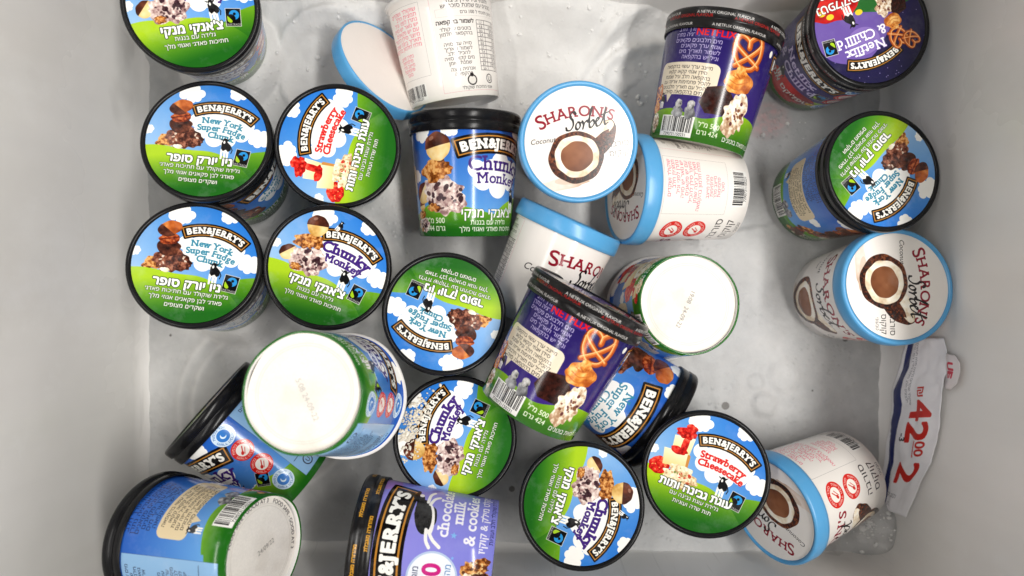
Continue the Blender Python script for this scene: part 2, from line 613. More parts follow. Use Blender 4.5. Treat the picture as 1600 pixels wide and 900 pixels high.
def coconuts(A, cx, cy, s):
    f = lambda x, y: (cx + x * s, cy + y * s)
    A.fill(ell(*f(-.2, -.56), .45 * s, .1 * s), (206, 186, 166), .5)
    lump(A, *f(.52, .26), .46 * s, .27 * s, COCO, rot=.9, jag=.04, cell=.04 * s, con=1.4)
    lump(A, *f(.44, .42), .4 * s, .17 * s, COCOW, rot=.45, jag=.06, cell=.1 * s)
    lump(A, *f(.5, .3), .25 * s, .06 * s, COCO, rot=.55, jag=.08, cell=.06 * s, con=1)
    lump(A, *f(-.1, -.08), .63 * s, .57 * s, COCO, jag=.03, cell=.05 * s, con=1.4)
    lump(A, *f(-.08, -.06), .51 * s, .46 * s, COCOW, jag=.03, cell=.18 * s)
    lump(A, *f(-.08, -.06), .37 * s, .33 * s, SORB, jag=.025, cell=.3 * s, con=.5)


def script_sorbet(A, cx, cy, h, rot=0, col=(24, 20, 22)):
    """the hand-lettered word Sorbet"""
    S = [(.38, .86), (.3, .96), (.16, .9), (.12, .72), (.24, .55), (.26, .3), (.12, .1), (-.06, .12), (-.1, .24)]
    o = [(.52, .42), (.42, .34), (.4, .16), (.5, .06), (.62, .2), (.6, .38), (.52, .42), (.66, .36), (.74, .42)]
    r = [(.74, .42), (.8, .24), (.76, .04), (.84, .3), (.96, .42), (1.02, .36)]
    b = [(1.02, .36), (1.16, .7), (1.24, .98), (1.16, .9), (1.1, .4), (1.12, .08), (1.26, .08), (1.36, .26), (1.28, .4), (1.16, .3)]
    e = [(1.36, .2), (1.5, .3), (1.6, .4), (1.52, .46), (1.44, .28), (1.5, .06), (1.66, .1), (1.78, .3)]
    t = [(1.78, .3), (1.9, .7), (1.96, .9), (1.88, .4), (1.92, .08), (2.08, .14)]
    bar = [(1.72, .56), (2.14, .66)]
    for q in (S, o, r, b, e, t, bar):
        p = bez(q, 6)
        d = np.gradient(p, axis=0)
        an = np.abs(np.cos(np.arctan2(d[:, 1], d[:, 0]) - 0.6))
        wd = (.055 + .075 * (1 - an)) * h
        p = (p - np.array([1.0, .4])) * np.array([1.0, 1.0])
        p[:, 0] += .18 * p[:, 1]
        A.fill(mv(stroke(p * h, wd), cx, cy, rot), col)


def sharons(A, cx, cy, half, rad, rot=0, col=(146, 14, 44)):
    t1 = line('S', 1.35, 'l', slab=0)
    x = t1[:, [0, 2]].max() + .04
    t2 = line("HARON'S", 1, 'l', slab=.8, track=.03) + np.array([x, 0, x, 0])
    t = np.concatenate([t1 + np.array([0, -.12, 0, -.12]), t2])
    wdt = t[:, [0, 2]].max()
    t = (t - np.array([wdt / 2, 0] * 2)) * (2 * half / wdt)
    A.fill(mv(bend(t, rad), cx, cy, rot), col, grow=half * .008 * A.k)


FLAV = {
    'chunky': dict(food=food_banana, title=('Chunky', 'Monkey'), tcol=(74, 44, 128), tsz=(.255, .19), heb=heb("צ'אנקי מנקי"),
                   desc=(heb('גלידה עם בננות'), heb('חתיכות פאדג׳ ואגוזי מלך')), wt='444'),
    'fudge': dict(food=food_fudge, title=('New York', 'Super Fudge', 'Chunk'), tcol=(62, 142, 168), tsz=(.15, .15, .15), heb=heb('ניו יורק סופר'),
                  desc=(heb('גלידת שוקולד עם חתיכות פאדג׳'), heb('פאדג׳ לבן פקאנים אגוזי מלך'), heb('ושקדים מצופים')), wt='430'),
    'straw': dict(food=food_cheesecake, title=('Strawberry', 'Cheesecake'), tcol=(216, 44, 40), tsz=(.165, .165), heb=heb('עוגת גבינה ותות'),
                  desc=(heb('גלידת עוגת גבינה עם'), heb('תות שדה ועוגיות')), wt='438'),
}


def lid_art(kind):
    A = Art(640, 640, -1, 1, -1, 1, (90, 160, 222))
    if kind == 'sharon':
        A.a[:] = np.array((240, 236, 230)) / 255
        A.fill(rect(-1, -1, 1, 1), (240, 236, 230))
        lump(A, -.42, -.72, .5, .1, ((190, 160, 136), (226, 208, 194), (240, 232, 226)), jag=.1, cell=.3)
        coconuts(A, .0, -.2, .82)
        sharons(A, -.02, .46, .7, 1.7)
        script_sorbet(A, .2, .36, .36, .06)
        A.fill(line('Coconut', .13, shear=.25) + np.array([-.66, .06] * 2), (40, 36, 38))
        A.fill(line(heb('סורבה'), .155) + np.array([.72, -.16] * 2), (40, 36, 38))
        A.fill(line(heb('קוקוס'), .155) + np.array([.72, -.33] * 2), (40, 36, 38))
        A.fill(line(heb('טבעוני'), .09) + np.array([.72, -.44] * 2), (90, 86, 88))
        return A
    if kind == 'netflix':
        A.fill(rect(-1, -1, 1, 1), None, tex=grad((48, 36, 100), (26, 22, 68), lambda X, Y: .5 + .5 * Y))
        rs = _rs(4)
        for _ in range(60):
            A.fill(ell(rs.uniform(-1, 1), rs.uniform(-.1, 1), .008), (190, 180, 230), .8)
        A.fill(poly([(-1, -.2), (.95, .02), (1, -.5), (-1, -.9)]), (46, 110, 52))
        A.fill(poly(bez([(-.6, -.05), (.2, .52), (.75, .42), (1, .1), (1, -.5), (.4, -.4), (-.6, -.05)], 6)), (116, 94, 166))
        A.fill(ell(.2, .2, .3, .24), (168, 146, 208), .5)
        banner(A, .14, .62, .52, -.02, 1.15)
        for k, s in enumerate(("Netflix", "& Chilll'd")):
            e = line(s, .24, slab=1) + np.array([.22, .26 - .22 * k] * 2)
            outlined(A, e, (244, 240, 248), (104, 84, 160), 5, 2)
        food_pretzel(A, -.45, .0, .62)
        pretzel(A, -.62, .46, .32, .4)
        lump(A, .5, -.62, .52, .34, ((120, 14, 16), (190, 26, 28), (220, 60, 50)), jag=.04, cell=.2)
        cow(A, .3, -.28, .4)
        for k, x in enumerate((.1, .62, .74)):
            A.fill(ell(x, -.3 - .1 * k, .07, .05), (232, 206, 60))
        outlined(A, line(heb('נטפליקס'), .22) + np.array([.42, -.62] * 2), (250, 248, 244), (60, 10, 10), 4, 2)
        outlined(A, line(heb('אנד צ׳ילד'), .2) + np.array([.42, -.84] * 2), (250, 248, 244), (60, 10, 10), 4, 2)
        fairtrade(A, .82, .1, .26, -.1)
        return A
    F = FLAV[kind]
    A.fill(rect(-1, -1, 1, 1), None, tex=grad((176, 206, 236), (34, 118, 206), lambda X, Y: .42 + .32 * X * .9 + .34 * Y))
    for cx, cy, r, sx in ((-.36, .82, .2, 1.2), (.42, .9, .16, 1), (.86, .12, .2, 1), (-.98, .1, .1, 1)):
        cloud(A, cx, cy, r, sx=sx)
    # hills
    hl = bez([(-1.1, -.2), (-.75, -.16), (-.3, -.2), (.1, -.2), (.4, -.3), (.75, -.55), (1.1, -1)], 8)
    hr = bez([(.2, -.4), (.5, -.3), (.75, -.16), (1.1, -.08)], 8)
    A.fill(poly(np.concatenate([hr, [(1.1, -1.1), (.2, -1.1)]])), None, tex=grad((140, 186, 40), (44, 112, 30), lambda X, Y: (.0 - Y) * 1.7))
    A.fill(poly(np.concatenate([hl, [(1.1, -1.1), (-1.1, -1.1)]])), None, tex=grad((176, 208, 46), (36, 108, 32), lambda X, Y: (-.12 - Y) * 1.5 - .1 + .3 * X))
    # title cloud
    es = [ell(.22, .3, .42, .22)]
    for x, y, r in ((-.2, .34, .13), (-.1, .16, .14), (.12, .04, .15), (.34, .04, .14), (.56, .16, .14), (.64, .32, .12)):
        es.append(ell(x, y, r))
    A.fill(np.concatenate(es), (246, 246, 244))
    banner(A, .25, .6, .55, -.1, 1.0)
    n = len(F['title'])
    y = .25 if n < 3 else .3
    for k, (s, z) in enumerate(zip(F['title'], F['tsz'])):
        e = line(s, z, slab=.9)
        y -= 0 if k == 0 else (z * .86)
        A.fill(mv(bend(e, 1.6), .22, y, -.12), F['tcol'], grow=z * 15)
    A_f = {'chunky': (-.38, .22, .78), 'fudge': (-.42, .2, .72), 'straw': (-.48, .08, .74)}[kind]
    F['food'](A, *A_f)
    if kind == 'chunky':
        cow(A, -.06, .74, .2, 1, -.4)
    cow(A, .33, -.12, .38)
    fairtrade(A, .62, -.26, .27, -.12)
    outlined(A, line(F['heb'], .2 if kind != 'straw' else .19, track=.02) + np.array([-.06, -.42] * 2), (250, 250, 246), (24, 44, 20), 7, 3.6)
    y = -.53
    for k, s in enumerate(F['desc']):
        A.fill(line(s, .1, track=.015) + np.array([-.04 + .0 * k, y - .115 * k] * 2), (28, 60, 24), grow=3.0)
        A.fill(line(s, .1, track=.015) + np.array([-.04 + .0 * k, y - .115 * k] * 2), (248, 250, 240), grow=1.2)
    return A


SW = 2.95
XC = 1.31


def side_art(kind):
    A = Art(1770, 600, 0, SW, 0, 1, (74, 140, 206))
    full = rect(-.1, -.1, SW + .1, 1.1)
    if kind == 'sharon':
        A.a[:] = np.array((238, 234, 229)) / 255
        coconuts(A, .72, .28, .42)
        sharons(A, .68, .72, .42, 1.6)
        script_sorbet(A, .76, .63, .2, .04)
        A.fill(line('Coconut', .1, shear=.25) + np.array([.24, .52] * 2), (40, 36, 38), grow=.4)
        A.fill(line('Tov', .06, shear=.25) + np.array([.3, .42] * 2), (40, 36, 38))
        seal(A, 1.27, .76, .115, 'red')
        seal(A, 1.27, .5, .115, 'red')
        A.fill(line(heb('סורבה'), .115) + np.array([1.26, .23] * 2), (36, 32, 34), grow=.5)
        A.fill(line(heb('קוקוס'), .115) + np.array([1.26, .1] * 2), (36, 32, 34), grow=.5)
        A.fill(line(heb('טבעוני'), .05) + np.array([1.3, .02] * 2), (90, 86, 88))
        bx = rect(1.46, .25, 1.98, .94)
        A.fill(bx, (40, 36, 40), grow=1.0)
        A.fill(bx, (238, 234, 229))
        para(A, 1.49, 1.95, .92, 8, .047, (226, 96, 122), 3, .055, 'r')
        para(A, 1.58, 1.86, .5, 5, .042, (226, 96, 122), 5, .05, 'c', .4)
        barcode(A, 1.54, .03, 1.9, .19)
        bx = rect(2.08, .05, 2.82, .95)
        A.fill(bx, (214, 80, 106), grow=1.2)
        A.fill(bx, (238, 234, 229))
        para(A, 2.12, 2.8, .94, 2, .05, (50, 46, 48), 6, .055)
        A.fill(rect(2.12, .76, 2.8, .83), (50, 46, 48), grow=.8)
        A.fill(rect(2.12, .76, 2.8, .83), (238, 234, 229))
        A.fill(line(heb('סימון תזונתי ל 100 גרם'), .045) + np.array([2.55, .78] * 2), (50, 46, 48))
        A.fill(line(heb('לשמור בהקפאה'), .055) + np.array([2.29, .69] * 2), (30, 26, 28), grow=1.2)
        para(A, 2.11, 2.46, .67, 2, .045, (60, 56, 58), 7, .05)
        para(A, 2.11, 2.46, .53, 5, .045, (60, 56, 58), 9, .05)
        para(A, 2.15, 2.46, .29, 2, .045, (60, 56, 58), 10, .05)
        for k in range(13):
            y = .72 - k * .04
            A.fill(stroke([(2.5, y), (2.8, y)], .004, False), (60, 56, 58))
            if k < 12:
                A.fill(line(str((k * 37 + 11) % 98 / 10), .036, 'c') + np.array([2.55, y - .034] * 2), (50, 46, 48))
                A.fill(line(heb(WORDS[-(k % 7) - 1]), .038, 'r') + np.array([2.79, y - .032] * 2), (50, 46, 48))
        A.fill(stroke([(2.6, .72), (2.6, .24)], .004, False), (60, 56, 58))
        A.fill(stroke([(2.5, .72), (2.5, .24)], .004, False), (60, 56, 58))
        A.fill(ell(2.38, .15, .052), (40, 36, 38))
        A.fill(ell(2.38, .15, .04), (226, 222, 216))
        A.fill(ell(2.38, .2, .02), (40, 36, 38))
        A.fill(ell(2.6, .16, .046), (40, 36, 38))
        A.fill(ell(2.6, .16, .038), (238, 234, 229))
        A.fill(line('U', .07) + np.array([2.6, .136] * 2), (40, 36, 38), grow=.8)
        para(A, 2.2, 2.7, .105, 1, .04, (60, 56, 58), 12, .045)
        return A
    info = (150, 188, 222)
    tan = (224, 208, 174)
    dark = (20, 34, 80)
    if kind == 'netflix':
        A.fill(full, None, tex=grad((76, 54, 136), (42, 32, 96), lambda X, Y: Y))
        dark = (206, 196, 232)
        hill = ((150, 188, 40), (60, 116, 34))
        tan = (232, 220, 200)
    elif kind == 'milk':
        A.fill(full, None, tex=grad((138, 140, 218), (158, 152, 224), lambda X, Y: Y))
        dark = (36, 36, 84)
        hill = None
        info = (170, 172, 224)
    else:
        A.fill(full, None, tex=grad((120, 176, 226), (40, 98, 186), lambda X, Y: Y * 1.1 - .1))
        hill = ((140, 186, 44), (40, 110, 32))
        for cx, cy, r in ((.85, .93, .1), (1.14, .96, .09), (1.9, .3, .07), (1.86, .93, .1), (.72, .55, .07)):
            cloud(A, cx, cy, r)
    if hill:
        p = bez([(-.1, .2), (.3, .26), (.62, .2), (.95, .3), (1.3, .26), (1.6, .2), (1.9, .3), (2.3, .24), (2.7, .17), (3.1, .22)], 8)
        A.fill(poly(np.concatenate([p, [(3.1, -.1), (-.1, -.1)]])), None, tex=grad(hill[0], hill[1], lambda X, Y: (.3 - Y) * 4.2))
        p = bez([(1.45, .1), (1.7, .3), (2.0, .34), (2.25, .2), (2.4, .05)], 8)
        A.fill(poly(np.concatenate([p, [(2.4, -.1), (1.45, -.1)]])), None, tex=grad((168, 204, 50), hill[1], lambda X, Y: (.34 - Y) * 3.4))
    # back panel
    if kind == 'netflix':
        para(A, .1, .64, .97, 6, .047, dark, 21, .05, 'r', .15)
        A.fill(line('NETFLIX', .085) + np.array([.57, .89] * 2), (70, 52, 130), grow=10)
        A.fill(line('NETFLIX', .085) + np.array([.57, .89] * 2), (222, 30, 34), grow=1.8)
    else:
        para(A, .02, .62, .96, 6, .047, dark, 21, .056, 'c', .15)
    A.fill(rrect(.08, .38, .68, .66, .06), tan)
    A.fill(poly([(.2, .42), (.3, .42), (.24, .31)]), tan)
    para(A, .11, .66, .65, 5, .044, (40, 34, 36), 31, .045, 'c', .15)
    para(A, .11, .66, .43, 1, .044, (16, 14, 16), 37, .05, 'c', .3)
    cow(A, .17, .33, .14)
    barcode(A, .22, .02, .56, .2, 8)
    if kind == 'netflix':
        food_pretzel(A, .06, .25, .26)
        for x in (.38, .5):
            lump(A, x, .235, .055, .055, ((90, 90, 92), (150, 150, 152), (216, 216, 216)), jag=.1, cell=.04)
            lump(A, x, .3, .036, .04, ((60, 60, 62), (170, 168, 166), (232, 230, 228)), jag=.06, cell=.03)
    elif kind in FLAV:
        FLAV[kind]['food'](A, .78 if kind != 'straw' else .8, .17, .22)
        for x in (.46, .55):
            lump(A, x, .25, .05, .06, ((70, 70, 74), (130, 130, 134), (200, 200, 200)), jag=.1, cell=.03)
    # front panel
    if kind == 'milk':
        rs = _rs(5)
        for _ in range(16):
            x, y, r = rs.uniform(.8, 2.3), rs.uniform(.2, 1), rs.uniform(.012, .03)
            q = [(x + r * (1 if k % 2 == 0 else .42) * math.cos(k * math.pi / 5), y + r * (1 if k % 2 == 0 else .42) * math.sin(k * math.pi / 5)) for k in range(10)]
            A.fill(poly(q), (140, 190, 236))
        cloud(A, 1.92, .92, .13, (176, 140, 206))
        cloud(A, .75, .9, .12, (166, 140, 208))
        banner(A, 1.3, .82, .56, .0, 2.6)
        # leaping cow
        lump(A, 1.6, .575, .15, .085, ((10, 10, 12), (18, 18, 20), (26, 26, 28)), rot=.15, jag=.1, cell=.2)
        A.fill(ell(1.57, .53, .13, .035, .1), (244, 242, 238))
        A.fill(ell(1.59, .59, .15, .07, .15), (18, 18, 20))
        for q in ([(1.7, .55), (1.77, .52), (1.8, .48)], [(1.72, .57), (1.81, .56), (1.86, .53)], [(1.47, .53), (1.41, .49), (1.36, .43)], [(1.48, .55), (1.4, .54), (1.35, .51)]):
            A.fill(stroke(bez(q), .026), (244, 242, 238))
        A.fill(ell(1.76, .65, .06, .045, .4), (18, 18, 20))
        A.fill(ell(1.79, .63, .02), (244, 242, 238))
        for k, s in enumerate(('chocolate', 'milk', '& cookies')):
            A.fill(line(s, .128, slab=.9) + np.array([1.7 - .02 * k, .375 - .108 * k] * 2), (244, 242, 248), grow=2.3)
        A.fill(line(heb('צ׳וקלט מילק & קוקיז'), .08) + np.array([1.68, .07] * 2), (240, 238, 246), grow=1.4)
        A.fill(line(heb('גלידת שוקולד חלב ועוגיות'), .05) + np.array([1.68, .012] * 2), dark)
        A.fill(ell(1.13, .46, .2), (190, 206, 232))
        A.fill(ell(1.13, .46, .185), (238, 242, 248))
        A.fill(line('20', .2) + np.array([1.14, .4] * 2), (206, 40, 140), grow=4)
        A.fill(line(heb('מוגבל'), .07) + np.array([1.13, .57] * 2), (60, 70, 110), grow=.6)
        A.fill(line(heb('מהדורה'), .07) + np.array([1.13, .32] * 2), (70, 130, 190), grow=.6)
        food_brownie(A, 1.12, .14, .3)
    elif kind == 'netflix':
        food_pretzel(A, .84, .52, .52)
        banner(A, XC + .3, .84, .42, -.08, 1.6)
        for k, s in enumerate(("Netflix", "& Chilll'd")):
            outlined(A, line(s, .145, slab=1) + np.array([XC + .3, .6 - .14 * k] * 2), (214, 204, 234), (84, 62, 140), 5, 1.8)
        lump(A, XC + .4, .24, .3, .17, ((120, 14, 16), (190, 26, 28), (220, 60, 50)), jag=.04, cell=.2)
        cow(A, XC + .2, .36, .2)
        outlined(A, line(heb('נטפליקס אנד'), .11) + np.array([XC + .4, .2] * 2), (250, 248, 244), (60, 10, 10), 3, 1.4)
        for x in (.66, .7):
            A.fill(ell(XC + x, .2 + x * .05, .03), (232, 190, 50))
        fairtrade(A, XC + .64, .5, .14, 0)
        A.fill(ell(1.12, .88, .022, .03), (240, 238, 230))
        A.fill(line(heb('500 מ"ל'), .06) + np.array([.7, .13] * 2), (240, 244, 226), grow=1.0)
        A.fill(line(heb('424 גרם'), .06) + np.array([.7, .065] * 2), (240, 244, 226), grow=1.0)
        outlined(A, line(heb('בטעם חמאת בוטנים'), .06) + np.array([1.1, .05] * 2), (248, 248, 240), (40, 80, 30), 2, .8)
    else:
        F = FLAV[kind]
        es = [ell(XC + .3, .58, .26, .12)]
        for x, y, r in ((.06, .6, .08), (.12, .5, .09), (.28, .44, .1), (.44, .5, .09), (.52, .6, .08), (.3, .66, .1)):
            es.append(ell(XC + x, y, r))
        A.fill(np.concatenate(es), (246, 246, 244))
        F['food'](A, XC - .27, .53, .54)
        banner(A, XC + .3, .83, .43, -.06, 1.15)
        y = .59 if len(F['title']) < 3 else .62
        for k, (s, z) in enumerate(zip(F['title'], F['tsz'])):
            z *= .72
            y -= 0 if k == 0 else z * .84
            A.fill(mv(bend(line(s, z, slab=.9), 1.4), XC + .3, y, -.08), F['tcol'], grow=z * 13)
        cow(A, XC + .5, .32, .22)
        fairtrade(A, XC + .7, .34, .13, -.7 if kind == 'chunky' else 0)
        outlined(A, line(F['heb'], .12) + np.array([XC + .2, .17] * 2), (250, 250, 246), (24, 44, 20), 3.4, 1.8)
        for k, s in enumerate(F['desc'][:2]):
            A.fill(line(s, .062) + np.array([XC + .2, .105 - .06 * k] * 2), (246, 248, 240), grow=.9)
        A.fill(line(heb('500 מ"ל'), .07) + np.array([XC - .36, .12] * 2), (240, 244, 226), grow=1.0)
        A.fill(line(F['wt'] + ' ' + heb('גרם'), .07) + np.array([XC - .36, .05] * 2), (240, 244, 226), grow=1.0)
    # seals and information panel
    for y, k in ((.86, 'b'), (.65, 'red'), (.44, 'red'), (.2, 'b')):
        seal(A, 2.12, y, .098, k)
    bx = rect(2.27, .06, 2.9, .94)
    A.fill(bx, (24, 30, 56), grow=1.2)
    A.fill(bx, info)
    para(A, 2.3, 2.87, .92, 5, .04, (24, 30, 60), 41, .046)
    A.fill(rect(2.3, .64, 2.6, .68), (24, 30, 56), grow=.6)
    A.fill(rect(2.3, .64, 2.6, .68), info)
    para(A, 2.3, 2.87, .62, 9, .04, (24, 30, 60), 43, .044)
    A.fill(stroke([(2.3, .23), (2.87, .23)], .004, False), (24, 30, 56))
    A.fill(ell(2.4, .14, .05), (24, 30, 56))
    A.fill(ell(2.4, .14, .04), info)
    A.fill(line('U', .06) + np.array([2.4, .118] * 2), (24, 30, 56), grow=.6)
    A.fill(ell(2.72, .14, .045, .06), (16, 16, 22))
    A.fill(ell(2.72, .14, .025, .03), (230, 232, 236))
    para(A, 2.48, 2.64, .19, 2, .04, (24, 30, 60), 44, .044)
    return A


def band_art(kind):
    """print round the skirt of a lid: 1 tall, 16 long"""
    A = Art(1920, 100, 0, 19.2, 0, 1, (20, 18, 19))
    rs = _rs(9)
    if kind == 'netflix':
        for k in range(-1, 5):
            A.fill(line('A NETFLIX ORIGINAL FLAVOUR', .2, 'l') + np.array([k * 3.9, .72] * 2), (236, 234, 230), grow=.8)
            A.fill(line('A NETFLIX ORIGINAL FLAVOUR', .2, 'l') + np.array([k * 3.9 + 1.9, .56] * 2), (206, 34, 30), grow=.8)
            A.fill(line('A NETFLIX ORIGINAL FLAVOUR', .2, 'l') + np.array([k * 3.9 + .9, .14] * 2), (236, 234, 230), grow=.8)
    else:
        for k in range(7):
            for j, y in enumerate((.66, .16)):
                x = k * 2.74 + j * 1.3
                A.fill(line(heb('מהדורה מוגבלת'), .24, 'l') + np.array([x, y] * 2), (222, 166, 44), grow=2.0)
    return A


def base_art(txt, size=.2, rot=0.0, col=(120, 116, 112), ring=None):
    A = Art(256, 256, -1, 1, -1, 1, (240, 236, 229))
    n = vnoise(256, 256, 60, 5, 5)[:, :, None]
    A.a *= .97 + .05 * n
    A.a *= 1 - .05 * (vnoise(256, 256, 3, 8, 2)[:, :, None] - .5)
    st = np.clip(vnoise(256, 256, 80, 19, 3) - .6, 0, 1)[:, :, None] * .55
    A.a = A.a * (1 - st) + np.array([.62, .56, .48]) * st
    for q in (.80, .84):
        A.fill(np.concatenate([ell(0, 0, q + .006, n=80), ell(0, 0, q - .006, n=80)[:, [2, 3, 0, 1]]]), (206, 200, 190), .6)
    if txt:
        A.fill(mv(line(txt, size), .12, -.05, rot), col, .8)
    if ring:
        e = line(ring, .11)
        A.fill(mv(bend(e, .86) + np.array([0, .86] * 2), 0, 0, rot - .6), (50, 46, 48))
    return A

# ------------------------------------------------------------------ materials
def new_mat(name):
    m = bpy.data.materials.new(name)
    m.use_nodes = True
    nt = m.node_tree
    return m, nt, nt.nodes['Principled BSDF']


def lin(c):
    return tuple(((v / 255) / 12.92 if v / 255 < .04045 else ((v / 255 + .055) / 1.055) ** 2.4) for v in c) + (1,)


def noise(nt, scale, detail=4, rough=.55, coord='Object', w=None):
    t = nt.nodes.new('ShaderNodeTexCoord')
    n = nt.nodes.new('ShaderNodeTexNoise')
    n.inputs['Scale'].default_value = scale
    n.inputs['Detail'].default_value = detail
    n.inputs['Roughness'].default_value = rough
    nt.links.new(t.outputs[coord], n.inputs['Vector'])
    return n.outputs['Fac']


def ramp(nt, fac, stops):
    r = nt.nodes.new('ShaderNodeValToRGB')
    e = r.color_ramp.elements
    while len(e) < len(stops):
        e.new(0.5)
    for el, (p, c) in zip(e, stops):
        el.position = p
        el.color = c if len(c) == 4 else (*c, 1)
    nt.links.new(fac, r.inputs['Fac'])
    return r.outputs['Color']


def mix(nt, fac, a, b, mode='MIX'):
    m = nt.nodes.new('ShaderNodeMix')
    m.data_type = 'RGBA'
    m.blend_type = mode
    for sock, v in ((m.inputs['Factor'], fac), (m.inputs['A'], a), (m.inputs['B'], b)):
        if hasattr(v, 'links'):
            nt.links.new(v, sock)
        else:
            sock.default_value = v
    return m.outputs['Result']


def math_n(nt, op, a, b=0.0, clamp=False):
    m = nt.nodes.new('ShaderNodeMath')
    m.operation = op
    m.use_clamp = clamp
    for i, v in enumerate((a, b)):
        if hasattr(v, 'links'):
            nt.links.new(v, m.inputs[i])
        else:
            m.inputs[i].default_value = v
    return m.outputs[0]


def bump(nt, bsdf, h, strength, dist):
    b = nt.nodes.new('ShaderNodeBump')
    b.inputs['Strength'].default_value = strength
    b.inputs['Distance'].default_value = dist
    nt.links.new(h, b.inputs['Height'])
    nt.links.new(b.outputs[0], bsdf.inputs['Normal'])


def print_mat(name, img, rough=.36, frost=.5):
    """glossy printed board: the drawn artwork with a thin, patchy breath of frost"""
    m, nt, bs = new_mat(name)
    t = nt.nodes.new('ShaderNodeTexImage')
    t.image = img
    t.interpolation = 'Cubic'
    t.extension = 'EXTEND'
    oi = nt.nodes.new('ShaderNodeObjectInfo')       # every tub carries its own frost
    tc = nt.nodes.new('ShaderNodeTexCoord')
    nz = nt.nodes.new('ShaderNodeTexNoise')
    nz.noise_dimensions = '4D'
    nz.inputs['Scale'].default_value = 48
    nz.inputs['Detail'].default_value = 6
    nz.inputs['Roughness'].default_value = .66
    nt.links.new(tc.outputs['Object'], nz.inputs['Vector'])
    nt.links.new(math_n(nt, 'MULTIPLY', oi.outputs['Random'], 40.0), nz.inputs['W'])
    f = ramp(nt, nz.outputs['Fac'], [(.52, (0, 0, 0)), (.76, (1, 1, 1))])
    f = math_n(nt, 'MULTIPLY', f, math_n(nt, 'MULTIPLY', math_n(nt, 'ADD', .5, math_n(nt, 'POWER', oi.outputs['Random'], 2.0)), frost * .9))
    nt.links.new(mix(nt, f, t.outputs['Color'], (.78, .80, .82, 1)), bs.inputs['Base Color'])
    r = math_n(nt, 'ADD', rough, math_n(nt, 'MULTIPLY', f, .5))
    nt.links.new(r, bs.inputs['Roughness'])
    bs.inputs['Specular IOR Level'].default_value = .36
    bump(nt, bs, noise(nt, 20, 2), .02, .002)
    return m


def plain_mat(name, col, rough, frost=.0, spec=.5, bmp=.1, bsc=40, var=.06):
    m, nt, bs = new_mat(name)
    n = noise(nt, bsc, 5)
    a = tuple(c * (1 - var) for c in col[:3]) + (1,)
    b = tuple(min(1, c * (1 + var)) for c in col[:3]) + (1,)
    c = ramp(nt, n, [(.3, a), (.7, b)])
    if frost:
        f = ramp(nt, noise(nt, 90, 6, .7), [(.55, (0, 0, 0)), (.75, (1, 1, 1))])
        c = mix(nt, math_n(nt, 'MULTIPLY', f, frost), c, (.7, .72, .74, 1))
        nt.links.new(math_n(nt, 'ADD', rough, math_n(nt, 'MULTIPLY', f, frost)), bs.inputs['Roughness'])
    else:
        bs.inputs['Roughness'].default_value = rough
    nt.links.new(c, bs.inputs['Base Color'])
    bs.inputs['Specular IOR Level'].default_value = spec
    if bmp:
        bump(nt, bs, n, bmp, .002)
    return m


M = {}
for k in ('chunky', 'fudge', 'straw', 'netflix', 'sharon'):
    M['lid_' + k] = print_mat('lid_print_' + k, lid_art(k).image('lid_print_' + k), .17, .12)
for k in ('chunky', 'fudge', 'straw', 'netflix', 'milk', 'sharon'):
    M['cup_' + k] = print_mat('cup_print_' + k, side_art(k).image('cup_print_' + k), .16, .10)
for k in ('netflix', 'milk'):
    M['band_' + k] = print_mat('band_print_' + k, band_art(k).image('band_print_' + k), .3, .2)
M['base_date'] = print_mat('base_board_date', base_art('19:08  24-09-22', .13).image('base_date'), .6, 0)
M['base_faint'] = print_mat('base_board_faint', base_art('5:08 24-09-22', .14, col=(176, 172, 168)).image('base_faint'), .6, 0)
M['base_safe'] = print_mat('base_board_safe', base_art('24/09/22', .13, ring='FOOD SAFE - GOOD AT 3    FOOD SAFE - GOOD AT 3').image('base_safe'), .6, 0)
M['base_plain'] = print_mat('base_board', base_art('').image('base_plain'), .6, 0)
M['board'] = plain_mat('white_board', (.80, .78, .75), .55, var=.03)
M['black'] = plain_mat('black_plastic', (.007, .007, .008), .24, frost=.0, spec=.22, bmp=.03)
M['blue'] = plain_mat('sky_blue_plastic', lin((84, 160, 212)), .3, frost=.05, bmp=.05, var=.03)
M['liner'] = None
# inside of the loose lid: white film with a pinkish smear of sorbet
m, nt, bs = new_mat('lid_inside_film')
tc = nt.nodes.new('ShaderNodeTexCoord')
gr = nt.nodes.new('ShaderNodeTexGradient')
gr.gradient_type = 'SPHERICAL'
mp = nt.nodes.new('ShaderNodeMapping')
mp.inputs['Location'].default_value = (-.1, .55, 0)
mp.inputs['Scale'].default_value = (26, 44, 30)
mp.inputs['Rotation'].default_value = (0, 0, .9)
nt.links.new(tc.outputs['Object'], mp.inputs[0])
nt.links.new(mp.outputs[0], gr.inputs[0])
nt.links.new(mix(nt, math_n(nt, 'MULTIPLY', gr.outputs['Fac'], .8), (.84, .79, .75, 1), (.62, .42, .35, 1)), bs.inputs['Base Color'])
bs.inputs['Roughness'].default_value = .5
bump(nt, bs, noise(nt, 60), .2, .002)
M['liner'] = m

